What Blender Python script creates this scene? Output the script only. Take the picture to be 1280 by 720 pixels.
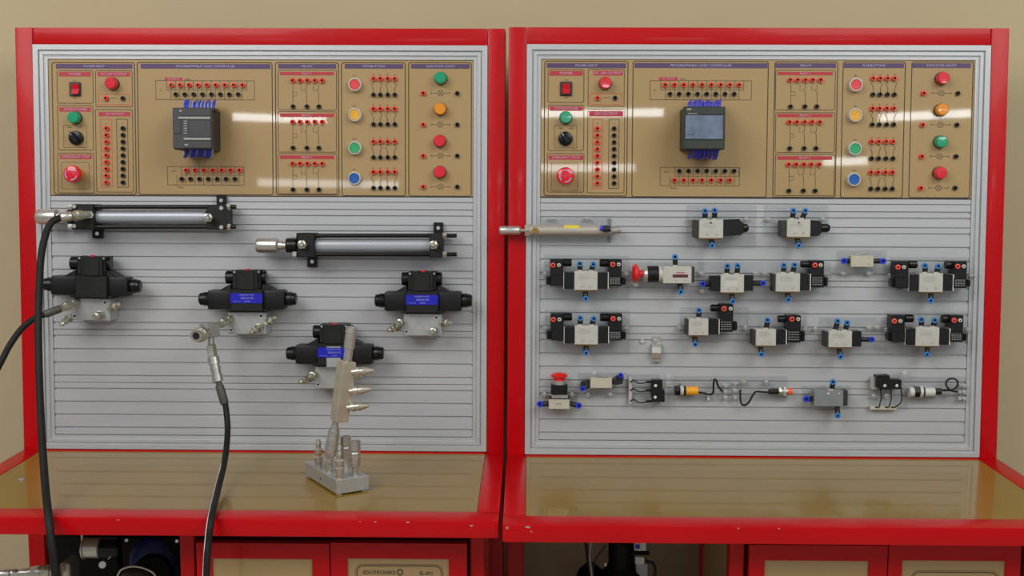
import bpy, bmesh, math, random
from mathutils import Vector, Matrix
random.seed(4)
for o in list(bpy.data.objects): bpy.data.objects.remove(o)
scene = bpy.context.scene
col = scene.collection
R = math.radians

# ------------------------------------------------------------------ camera
F = 1450.0; D = 2.32; ZT = 0.85
PITCH, ROLL = 0.11421, 0.00367
CAM = Vector((0, -D, ZT + 0.61231))
_f = Vector((0, math.cos(PITCH), -math.sin(PITCH))); _u = Vector((0, math.sin(PITCH), math.cos(PITCH))); _r = Vector((1, 0, 0))
_r2 = _r * math.cos(ROLL) + _u * math.sin(ROLL); _u2 = -_r * math.sin(ROLL) + _u * math.cos(ROLL)
cd = bpy.data.cameras.new('camera'); cam = bpy.data.objects.new('camera', cd); col.objects.link(cam)
cd.sensor_width = 36; cd.lens = 36 * F / 1280; cd.clip_start = 0.05
cam.matrix_world = Matrix(((_r2.x, _u2.x, -_f.x, CAM.x), (_r2.y, _u2.y, -_f.y, CAM.y), (_r2.z, _u2.z, -_f.z, CAM.z), (0, 0, 0, 1)))
scene.camera = cam

# ------------------------------------------------------------------ world, lights, exposure
w = bpy.data.worlds.new('world'); scene.world = w; w.use_nodes = True
bg = w.node_tree.nodes['Background']; bg.inputs[0].default_value = (0.93, 0.96, 1.0, 1); bg.inputs[1].default_value = 0.27
def area(name, loc, target, sx, sy, power, colr):
    ld = bpy.data.lights.new(name, 'AREA'); ld.shape = 'RECTANGLE'; ld.size = sx; ld.size_y = sy; ld.energy = power; ld.color = colr
    o = bpy.data.objects.new(name, ld); col.objects.link(o); o.location = loc
    o.rotation_euler = (Vector(target) - Vector(loc)).to_track_quat('-Z', 'Y').to_euler()
    return o
area('ceiling_light_row', (-1.9, -2.5, 3.2), (-0.7, -0.6, 0.7), 2.2, 1.6, 74, (1, 0.97, 0.94))
area('ceiling_light_row', (2.0, -2.5, 3.2), (0.7, -0.6, 0.7), 2.2, 1.6, 64, (0.97, 1, 0.94))
def tube_lamp(a, b, z, power, wd=.06):
    a = Vector((a[0], a[1], z)); b = Vector((b[0], b[1], z)); c = (a + b) / 2
    o = area('fluorescent_tube', c, (c.x * .2, 0, 1.4), (b - a).length, wd, power, (.95, .98, 1))
tube_lamp((-2.03, -5.35), (-1.42, -5.5), 2.3, 2.6, .05)
tube_lamp((-2.9, -11.4), (-1.85, -10.2), 2.3, 5.5, .08)
tube_lamp((.05, -5.2), (.85, -5.16), 2.3, 3.4, .05)
tube_lamp((.05, -8.75), (.95, -9.0), 2.3, 3.6, .07)
tube_lamp((2.34, -5.45), (2.79, -5.1), 2.3, 2.6, .05)
tube_lamp((2.65, -8.3), (2.98, -8.1), 2.3, 2, .07)
vs = scene.view_settings
vs.view_transform = 'Standard'; vs.look = 'None'; vs.gamma = 1.0; vs.use_curve_mapping = False
vs.exposure = -0.1

# ------------------------------------------------------------------ materials
def lin(c):
    return tuple(((v / 255) / 12.92 if v / 255 <= .04045 else ((v / 255 + .055) / 1.055) ** 2.4) for v in c) + (1,)
MATS = {}
def mat(name, rgb, rough=.5, metal=0., coat=0., noise=.06, nscale=60, bump=0., spec=.5, stretch=None, crough=.05):
    m = bpy.data.materials.new(name); m.use_nodes = True; nt = m.node_tree; b = nt.nodes['Principled BSDF']
    b.inputs['Roughness'].default_value = rough; b.inputs['Metallic'].default_value = metal
    b.inputs['Coat Weight'].default_value = coat; b.inputs['Coat Roughness'].default_value = crough
    b.inputs['Specular IOR Level'].default_value = spec
    c = lin(rgb)
    tc = nt.nodes.new('ShaderNodeTexCoord'); nz = nt.nodes.new('ShaderNodeTexNoise'); nz.inputs['Scale'].default_value = nscale; nz.inputs['Detail'].default_value = 4
    src = tc.outputs['Object']
    if stretch:
        mp = nt.nodes.new('ShaderNodeMapping'); mp.inputs['Scale'].default_value = stretch; nt.links.new(src, mp.inputs[0]); src = mp.outputs[0]
    nt.links.new(src, nz.inputs['Vector'])
    rp = nt.nodes.new('ShaderNodeValToRGB')
    rp.color_ramp.elements[0].position = .3; rp.color_ramp.elements[1].position = .7
    rp.color_ramp.elements[0].color = tuple(x * (1 - noise) for x in c[:3]) + (1,)
    rp.color_ramp.elements[1].color = tuple(min(1, x * (1 + noise)) for x in c[:3]) + (1,)
    nt.links.new(nz.outputs['Fac'], rp.inputs[0]); nt.links.new(rp.outputs[0], b.inputs['Base Color'])
    if bump:
        bp = nt.nodes.new('ShaderNodeBump'); bp.inputs['Strength'].default_value = bump; bp.inputs['Distance'].default_value = .002
        nt.links.new(nz.outputs['Fac'], bp.inputs['Height']); nt.links.new(bp.outputs[0], b.inputs['Normal'])
    MATS[name] = m
    return m
M = MATS
mat('wall_paint', (186, 170, 138), .85, noise=.03, nscale=3, bump=.05, spec=.2)
mat('floor_tile', (178, 172, 162), .5, noise=.08, nscale=8)
mat('red_paint', (184, 0, 10), .36, coat=.12, noise=.05, nscale=5, crough=.1, spec=.22)
mat('red_dull', (150, 6, 14), .5)
mat('gold_panel', (168, 141, 97), .38, coat=.6, noise=.03, nscale=4, crough=.03, spec=.3, bump=.25)
mat('gold_table', (136, 107, 40), .30, coat=.36, noise=.06, nscale=6, crough=.035, spec=.25)
mat('alu_frame', (186, 188, 190), .42, metal=.35, noise=.04, nscale=40, stretch=(1, 8, 8))
mat('alu_plank', (183, 184, 187), .5, metal=.3, noise=.035, nscale=14, stretch=(.3, 6, 6))
mat('chrome', (200, 196, 190), .33, metal=.8, noise=.05)
mat('steel', (192, 191, 185), .3, metal=.75, noise=.1)
mat('zinc_fit', (196, 193, 178), .28, metal=.75, noise=.12, nscale=90)
mat('brass', (176, 132, 60), .3, metal=.85, noise=.1)
mat('alu_block', (186, 187, 186), .35, metal=.6, noise=.08, nscale=90, bump=.05)
mat('bar_metal', (190, 184, 166), .35, metal=.55, noise=.1, nscale=50)
mat('cast_black', (24, 25, 25), .5, spec=.35, noise=.15, nscale=120, bump=.1)
mat('gloss_black', (12, 13, 14), .32, spec=.35, noise=.1)
mat('coil_black', (16, 18, 18), .42, spec=.35, noise=.12)
mat('rubber', (22, 22, 22), .6, spec=.3, noise=.2, nscale=30)
mat('dark_void', (8, 8, 8), .8)
mat('barrel_grey', (166, 172, 180), .35, metal=.2, noise=.03, nscale=10, coat=.2)
mat('label_blue', (14, 22, 172), .4)
mat('print_white', (225, 222, 225), .6)
mat('print_pale', (170, 165, 190), .6)
mat('print_line', (70, 52, 34), .6)
mat('print_dark', (46, 38, 34), .6)
mat('print_orange', (190, 80, 40), .6)
mat('print_red', (176, 46, 58), .5, noise=.03)
mat('print_purple', (82, 58, 98), .5, noise=.03)
mat('socket_red', (232, 58, 36), .35)
mat('socket_black', (30, 26, 20), .35)
mat('lens_red', (214, 28, 48), .22, coat=.5)
mat('lens_green', (16, 150, 106), .22, coat=.5)
mat('lens_amber', (226, 140, 20), .22, coat=.5)
mat('cap_red', (216, 60, 66), .4)
mat('cap_yellow', (226, 164, 40), .4)
mat('cap_green', (40, 160, 100), .4)
mat('cap_blue', (26, 86, 170), .4)
mat('bezel_silver', (206, 204, 196), .3, metal=.4)
mat('bezel_dark', (40, 44, 42), .4)
mat('rocker_red', (198, 14, 34), .25, coat=.4)
mat('estop_yellow', (200, 140, 40), .45)
mat('plc_grey', (62, 62, 66), .5, noise=.04)
mat('plc_dark', (44, 44, 42), .5)
mat('plc_green', (48, 54, 48), .45)
mat('plc_screen', (104, 118, 140), .18, coat=.8, noise=.25, nscale=40)
mat('plc_strip', (150, 150, 148), .5)
mat('wire_blue', (36, 66, 190), .4)
mat('wire_violet', (84, 66, 176), .4)
mat('wire_grey', (150, 140, 150), .45)
mat('valve_silver', (188, 185, 177), .42, metal=.1, noise=.05)
mat('valve_ivory', (186, 181, 162), .45, noise=.05)
mat('valve_grey', (132, 136, 138), .42, metal=.2)
mat('collet_blue', (58, 126, 196), .35)
mat('collet_deep', (34, 58, 214), .35)
mat('fit_black', (30, 33, 34), .4)
mat('knob_red', (222, 30, 34), .35, coat=.3)
mat('lamp_red', (228, 74, 56), .35)
mat('sensor_yellow', (232, 160, 28), .4)
mat('orange_tip', (234, 92, 40), .4)
mat('label_yellow', (222, 200, 60), .5)
mat('tube_steel', (178, 172, 160), .42, metal=.35, noise=.05, nscale=20)
mat('plastic_white', (196, 194, 187), .45)
mat('terminal', (190, 188, 182), .4, metal=.3)
mat('motor_blue', (6, 13, 92), .45)
mat('maroon', (84, 30, 44), .5)
mat('tank_black', (9, 10, 9), .6, noise=.2, spec=.2)
mat('grey_dark', (74, 72, 66), .5)
m = bpy.data.materials.new('acrylic'); m.use_nodes = True; nt = m.node_tree; nt.nodes.clear()
out = nt.nodes.new('ShaderNodeOutputMaterial'); mx = nt.nodes.new('ShaderNodeMixShader'); tr = nt.nodes.new('ShaderNodeBsdfTransparent'); gl = nt.nodes.new('ShaderNodeBsdfGlossy'); mx.inputs[0].default_value = .05
tr.inputs[0].default_value = (.975, .98, .98, 1); gl.inputs['Roughness'].default_value = .04
nt.links.new(tr.outputs[0], mx.inputs[1]); nt.links.new(gl.outputs[0], mx.inputs[2]); nt.links.new(mx.outputs[0], out.inputs[0]); MATS['acrylic'] = m

# ------------------------------------------------------------------ mesh builder
class B:
    def __init__(s): s.bm = bmesh.new(); s.ang = 20
    def box(s, a, b, bev=0, seg=1):
        lo = [min(a[i], b[i]) for i in range(3)]; hi = [max(a[i], b[i]) for i in range(3)]
        r = bmesh.ops.create_cube(s.bm, size=1); vs_ = r['verts']
        for v in vs_: v.co = Vector([(lo[i] + hi[i]) / 2 + v.co[i] * (hi[i] - lo[i]) for i in range(3)])
        if bev > 0:
            bev = min(bev, .45 * min(hi[i] - lo[i] for i in range(3)))
            es = list({e for v in vs_ for e in v.link_edges})
            bmesh.ops.bevel(s.bm, geom=es, offset=bev, segments=seg, affect='EDGES', profile=.6)
        return s
    def lathe(s, p, d, prof, n=18, cap=True):
        s.ang = 38 if n >= 10 else 20
        p = Vector(p); d = Vector(d).normalized(); q = d.to_track_quat('Z', 'Y'); ex = q @ Vector((1, 0, 0)); ey = q @ Vector((0, 1, 0))
        rings = []
        for t, r in prof:
            rings.append([s.bm.verts.new(p + d * t + (ex * math.cos(2 * math.pi * k / n) + ey * math.sin(2 * math.pi * k / n)) * max(r, 1e-5)) for k in range(n)])
        for a, b in zip(rings, rings[1:]):
            for k in range(n): s.bm.faces.new((a[k], a[(k + 1) % n], b[(k + 1) % n], b[k]))
        if cap: s.bm.faces.new(rings[0][::-1]); s.bm.faces.new(rings[-1])
        return s
    def cyl(s, a, b, r, r2=None, n=16, ch=0):
        a = Vector(a); b = Vector(b); L = (b - a).length; r2 = r if r2 is None else r2
        pr = [(0, r), (L, r2)] if not ch else [(0, r - ch), (ch, r), (L - ch, r2), (L, r2 - ch)]
        return s.lathe(a, b - a, pr, n)
    def tube(s, pts, r, n=10, step=6):
        s.ang = 70
        pts = [Vector(p) for p in pts]; sm = []
        P_ = [pts[0] * 2 - pts[1]] + pts + [pts[-1] * 2 - pts[-2]]
        for i in range(1, len(P_) - 2):
            for k in range(step):
                t = k / step; a, b, c, d = P_[i - 1:i + 3]
                sm.append(.5 * ((2 * b) + (c - a) * t + (2 * a - 5 * b + 4 * c - d) * t * t + (3 * b - a - 3 * c + d) * t ** 3))
        sm.append(pts[-1]); up = None; rings = []
        for i, p in enumerate(sm):
            d = (sm[min(i + 1, len(sm) - 1)] - sm[max(i - 1, 0)]).normalized()
            if up is None: up = d.orthogonal().normalized()
            up = (up - d * up.dot(d)).normalized(); e = d.cross(up)
            rr = r(i / (len(sm) - 1)) if callable(r) else r
            rings.append([s.bm.verts.new(p + (up * math.cos(2 * math.pi * k / n) + e * math.sin(2 * math.pi * k / n)) * rr) for k in range(n)])
        for a, b in zip(rings, rings[1:]):
            for k in range(n): s.bm.faces.new((a[k], a[(k + 1) % n], b[(k + 1) % n], b[k]))
        s.bm.faces.new(rings[0][::-1]); s.bm.faces.new(rings[-1])
        return s
    def prism(s, poly, y0, y1, bev=0):           # poly of (x, z), extruded along y
        a = [s.bm.verts.new((x, y0, z)) for x, z in poly]; b = [s.bm.verts.new((x, y1, z)) for x, z in poly]; n = len(poly)
        fs = [s.bm.faces.new(a), s.bm.faces.new(b[::-1])]
        for k in range(n): fs.append(s.bm.faces.new((a[k], b[k], b[(k + 1) % n], a[(k + 1) % n])))
        if bev:
            es = list({e for f in fs for e in f.edges})
            bmesh.ops.bevel(s.bm, geom=es, offset=bev, segments=1, affect='EDGES')
        return s
    def quad(s, pts):
        s.bm.faces.new([s.bm.verts.new(p) for p in pts]); return s
    def hexa(s, a, b, r): return s.cyl(a, b, r, n=6)
    def mesh(s, name, material, smooth=True):
        bmesh.ops.recalc_face_normals(s.bm, faces=s.bm.faces[:])
        me = bpy.data.meshes.new(name); s.bm.to_mesh(me); s.bm.free()
        me.materials.append(M[material])
        if smooth:
            for p in me.polygons: p.use_smooth = True
            me.set_sharp_from_angle(angle=R(s.ang))
        return me
def link(name, me, parent=None, loc=(0, 0, 0)):
    o = bpy.data.objects.new(name, me); col.objects.link(o); o.location = loc
    if parent: o.parent = parent
    return o
def tag(o, label=None, cat=None, group=None, kind=None):
    if label: o['label'] = label
    if cat: o['category'] = cat
    if group: o['group'] = group
    if kind: o['kind'] = kind
    return o

# ------------------------------------------------------------------ frames of reference (board planes lean back, tables are level)
def ray(px, py):
    return (_r2 * (px - 640) - _u2 * (py - 360) + _f * F).normalized()
class Fr:
    def __init__(s, Mx): s.M = Mx; s.I = Mx.inverted()
    def unp(s, px, py, d):                       # pixel -> point of this frame on the plane d mm in front
        o = s.I @ CAM; v = s.I.to_3x3() @ ray(px, py)
        t = (-d / 1000 - o.y) / v.y
        return o + v * t
    def flat(s, px, py, z=0.):                   # pixel -> point at height z of this frame
        o = s.I @ CAM; v = s.I.to_3x3() @ ray(px, py)
        return o + v * ((z - o.z) / v.z)
TAU = 0.0537
UN = [dict(x=-0.51527, y=0.03421, z=ZT, a=-0.01256), dict(x=0.49103, y=0.0, z=ZT + .0008, a=-0.01225)]
TAB = [Fr(Matrix.Translation((u['x'], u['y'], u['z'])) @ Matrix.Rotation(u['a'], 4, 'Z')) for u in UN]
BRD = [Fr(t.M @ Matrix.Rotation(-TAU, 4, 'X')) for t in TAB]
WH, HB, TD = 0.5, 0.868, 0.4505
FACE = -4                                        # plank and panel face, mm

class T:                                         # a thing: Empty at its base, parts beneath it
    def __init__(s, name, label, cat, fr, ref, group=None):
        s.fr = fr; s.ref = Vector(ref)
        s.o = bpy.data.objects.new(name, None); s.o.empty_display_size = .02; col.objects.link(s.o)
        s.o.matrix_world = fr.M @ Matrix.Translation(s.ref)
        tag(s.o, label, cat, group)
    def p(s, px, py, d): return s.fr.unp(px, py, d) - s.ref
    def k(s, d): return (D - d / 1000) / F
    def add(s, name, b, material, parent=None):
        return link(name, b.mesh(name, material) if isinstance(b, B) else b, parent or s.o)
    def box(s, name, x0, y0, x1, y1, d0, d1, m, bev=.8, parent=None, seg=1):
        a = s.p(x0, y0, d1); b = s.p(x1, y1, d1); a.y = -d0 / 1000; b.y = -d1 / 1000; a.y -= s.ref.y; b.y -= s.ref.y
        return s.add(name, B().box(a, b, bev / 1000, seg), m, parent)
    def cyl(s, name, p0, p1, r, m, r2=None, parent=None, n=16, ch=0):
        k = s.k(p0[2]); return s.add(name, B().cyl(s.p(*p0), s.p(*p1), r * k, None if r2 is None else r2 * k, n, ch * k), m, parent)
    def lathe(s, name, p0, p1, prof, m, parent=None, n=18):  # prof: fraction along, radius px
        a = s.p(*p0); b = s.p(*p1); L = (b - a).length; k = s.k(p0[2])
        return s.add(name, B().lathe(a, b - a, [(t * L, r * k) for t, r in prof], n), m, parent)
    def tube(s, name, pts, r, m, parent=None, n=8, step=6):
        return s.add(name, B().tube([s.p(*q) for q in pts], r * s.k(pts[0][2]), n, step), m, parent)
    def poly(s, name, pts, d0, d1, m, bev=0, parent=None):
        q = [s.p(x, y, d1) for x, y in pts]
        return s.add(name, B().prism([(v.x, v.z) for v in q], -d0 / 1000 - s.ref.y, -d1 / 1000 - s.ref.y, bev / 1000), m, parent)
def thing(name, label, cat, un, px, py, d=FACE, group=None):
    return T(name, label, cat, BRD[un], BRD[un].unp(px, py, d), group)

# ------------------------------------------------------------------ the room
def struct(name, a, b, m):
    o = link(name, B().box(a, b).mesh(name, m)); tag(o, kind='structure'); return o
struct('wall_back', (-6, .235, 0), (6, .335, 3.6), 'wall_paint')
struct('floor', (-6, -13, -.05), (6, .235, 0), 'floor_tile')

# ------------------------------------------------------------------ text
def text_mesh(body, h, material, bold=False):
    cu = bpy.data.curves.new('lettering', 'FONT'); cu.body = body; cu.size = h * 1.42; cu.align_x = 'CENTER'; cu.align_y = 'CENTER'; cu.resolution_u = 2
    if bold: cu.offset = h * .03
    o = bpy.data.objects.new('lettering', cu); col.objects.link(o)
    me = bpy.data.meshes.new_from_object(o.evaluated_get(bpy.context.evaluated_depsgraph_get()))
    bpy.data.objects.remove(o); bpy.data.curves.remove(cu)
    for v in me.vertices: v.co = Vector((v.co.x, 0, v.co.y))
    me.materials.clear(); me.materials.append(M[material]); me.name = 'lettering'
    return me

# ------------------------------------------------------------------ training benches
JOINTS = [255, 284, 351, 418, 485.5, 551]
def profile_plank(x0, x1, z0, z1, slots, parent):
    poly = []; f = -FACE / 1000; bk = f + .011; h = .0026; dp = f + .0032
    # profile in (y, z), extruded along x
    pts = [(bk, z0 + .0004), (f + .0008, z0 + .0004), (f, z0 + .0012)]
    for zc in sorted(slots):
        pts += [(f, zc - h), (f + .0006, zc - h + .0003), (dp, zc - h + .0003), (dp, zc + h - .0003), (f + .0006, zc + h - .0003), (f, zc + h)]
    pts += [(f, z1 - .0012), (f + .0008, z1 - .0004), (bk, z1 - .0004)]
    b = B(); A = [b.bm.verts.new((x0, y, z)) for y, z in pts]; C = [b.bm.verts.new((x1, y, z)) for y, z in pts]; n = len(pts)
    for k in range(n): b.bm.faces.new((A[k], C[k], C[(k + 1) % n], A[(k + 1) % n]))
    b.bm.faces.new(A); b.bm.faces.new(C[::-1])
    return link('profile_plank', b.mesh('profile_plank', 'alu_plank', smooth=False), parent)
def mitred_rail(side, x0, x1, z0, z1, parent):
    # (t inward from the outer edge, d out of the board)
    prof = [(0, -.014), (0, .003), (.0006, .0036), (.0105, .0036), (.0112, .003), (.0112, -.001), (.0142, -.001), (.0142, .0016), (.0205, .0016), (.021, -.0015), (.0235, -.0015), (.0236, -.0022), (.0285, -.0022), (.0285, -.014)]
    b = B(); A = []; C = []
    for t, d in prof:
        if side == 'top': A.append((x0 + t, -d, z1 - t)); C.append((x1 - t, -d, z1 - t))
        if side == 'bottom': A.append((x0 + t, -d, z0 + t)); C.append((x1 - t, -d, z0 + t))
        if side == 'left': A.append((x0 + t, -d, z0 + t)); C.append((x0 + t, -d, z1 - t))
        if side == 'right': A.append((x1 - t, -d, z0 + t)); C.append((x1 - t, -d, z1 - t))
    A = [b.bm.verts.new(v) for v in A]; C = [b.bm.verts.new(v) for v in C]; n = len(prof)
    for k in range(n): b.bm.faces.new((A[k], C[k], C[(k + 1) % n], A[(k + 1) % n]))
    b.bm.faces.new(A); b.bm.faces.new(C[::-1])
    return link('aluminium_rail', b.mesh('aluminium_rail', 'alu_frame', smooth=False), parent)
BENCH_LABELS = ['red steel workbench with slotted aluminium board carrying hydraulic cylinders and hoses', 'red steel workbench with slotted aluminium board carrying small pneumatic valves and sensors']
CH = {0: [(148, 649.5, 5, 1.5), (469, 649, 4, 2), (510, 651, 5, 2), (589, 657, 6, 3), (450, 647.5, 3, 1)], 1: [(660, 659, 8, 3), (634, 660, 4, 5), (923, 658, 3, 3), (974, 657.5, 4, 2), (664, 664.5, 3, 2)]}
for i in (0, 1):
    fr = TAB[i]; br = BRD[i]
    bench = bpy.data.objects.new('training_workbench', None); col.objects.link(bench)
    bench.matrix_world = fr.M @ Matrix.Translation((0, 0, -UN[i]['z']))
    tag(bench, BENCH_LABELS[i], 'workbench', 'training workbenches')
    zt = UN[i]['z']
    up = Matrix.Translation((0, 0, zt)) @ Matrix.Rotation(-TAU, 4, 'X')       # board frame inside the bench
    def onb(o): o.matrix_local = up; return o
    for sx in (-1, 1):
        onb(link('post', B().box((sx * WH, -.0005, -.004), (sx * (WH - .0362), .05, HB), .0025, 2).mesh('post', 'red_paint'), bench))
        link('leg', B().box((sx * WH, 0, -zt), (sx * (WH - .036), .05, -.034), .002).mesh('leg', 'red_paint'), bench, (0, 0, zt))
        link('table_side_rail', B().box((sx * WH, -TD + .0505, -.0315), (sx * (WH - .0385), -.001, 0), .0025, 2).mesh('table_side_rail', 'red_paint'), bench, (0, 0, zt))
    onb(link('top_beam', B().box((-WH + .0364, 0, HB - .0342), (WH - .0364, .05, HB), .0025, 2).mesh('top_beam', 'red_paint'), bench))
    link('table_front_rail', B().box((-WH, -TD, -.0315), (WH, -TD + .05, 0), .003, 2).mesh('table_front_rail', 'red_paint'), bench, (0, 0, zt))
    link('table_back_rail', B().box((-WH + .0385, -.007, -.0315), (WH - .0385, .05, .0008), .0015).mesh('table_back_rail', 'red_paint'), bench, (0, 0, zt))
    link('tabletop', B().box((-WH + .0386, -TD + .0501, -.02), (WH - .0386, -.0071, -.0012), .0008).mesh('tabletop', 'gold_table'), bench, (0, 0, zt))
    x0, x1, z0, z1 = -WH + .0364, WH - .0364, .0018, HB - .0344
    for sd in ('top', 'bottom', 'left', 'right'): onb(mitred_rail(sd, x0, x1, z0, z1, bench))
    zj = [BRD[1].unp(950, y, FACE).z for y in JOINTS]
    zg = BRD[1].unp(950, 248.3, FACE).z
    xa, xb = x0 + .029, x1 - .029
    onb(profile_plank(xa, xb, zj[0], zg, [], bench))
    onb(profile_plank(xa, xb, zj[1], zj[0], [zj[0] - .0165, zj[0] - .029], bench))
    for k in range(1, 5):
        h = zj[k] - zj[k + 1]
        top = zj[k]; bot = zj[k + 1] if k < 4 else z0 + .029
        onb(profile_plank(xa, xb, bot, top, [top - h * (q + .5) / 4 for q in range(4)], bench))
    if i == 0:
        q = fr.flat(27, 599.5, 0); link('bolt_head', B().lathe((q.x, q.y, -.0012), (0, 0, 1), [(0, .006), (.002, .006), (.0035, .0042), (.0035, .0002)], 12).mesh('bolt_head', 'chrome'), bench, (0, 0, zt))
    bk = onb(link('back_panel', B().box((xa, .016, z0 + .01), (xb, .02, z1 - .01)).mesh('back_panel', 'alu_plank'), bench))
    for (cx, cy, cw, chh) in CH[i]:
        q = fr.unp(cx, cy, TD * 1000 + .2); kk = (D - TD) / F
        n = 7; pl = [(q.x + math.cos(2 * math.pi * t / n) * cw * kk * .5 * random.uniform(.6, 1.1), min(q.z, -.004) + math.sin(2 * math.pi * t / n) * chh * kk * .5 * random.uniform(.6, 1.1)) for t in range(n)]
        link('paint_chip', B().prism(pl, -TD + .0001, -TD - .0002).mesh('paint_chip', 'steel'), bench, (0, 0, zt))

# ------------------------------------------------------------------ control panels
def rrect(x0, z0, x1, z1, r, n=4):
    pts = []
    for cx, cz, a0 in ((x1 - r, z1 - r, 0), (x0 + r, z1 - r, 90), (x0 + r, z0 + r, 180), (x1 - r, z0 + r, 270)):
        for k in range(n + 1):
            a = R(a0 + 90 * k / n); pts.append((cx + r * math.cos(a), cz + r * math.sin(a)))
    return pts
def ribbon(b, pts, wd, y, closed=False):
    n = len(pts); L = []; Rr = []
    for i in range(n):
        p = Vector(pts[i]); a = Vector(pts[(i - 1) % n]) if (closed or i > 0) else None; c = Vector(pts[(i + 1) % n]) if (closed or i < n - 1) else None
        d = Vector((0, 0))
        if a is not None: d += (p - a).normalized()
        if c is not None: d += (c - p).normalized()
        d.normalize(); nn = Vector((-d.y, d.x)) * wd / 2
        L.append(b.bm.verts.new((p.x + nn.x, y, p.y + nn.y))); Rr.append(b.bm.verts.new((p.x - nn.x, y, p.y - nn.y)))
    for i in range(n if closed else n - 1):
        j = (i + 1) % n; b.bm.faces.new((L[i], Rr[i], Rr[j], L[j]))
def ring_profile(h, r, hole, deep): return [(0, r), (h * .8, r), (h, r * .86), (h, hole), (h - deep, hole)]
def two_mat(prof_b, m1, hole_r, h, m2):
    b = B(); b.lathe((0, 0, 0), (0, -1, 0), prof_b, 12); me = b.mesh('socket', m1); me.materials.append(M[m2])
    for p in me.polygons:
        c = p.center
        if math.hypot(c.x, c.z) < hole_r * 1.02: p.material_index = 1
    return me
SOCK = {'r': two_mat(ring_profile(.006, .0051, .0025, .005), 'socket_red', .0025, .006, 'dark_void'), 'b': two_mat(ring_profile(.0055, .0047, .0025, .005), 'socket_black', .0025, .006, 'dark_void')}
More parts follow.
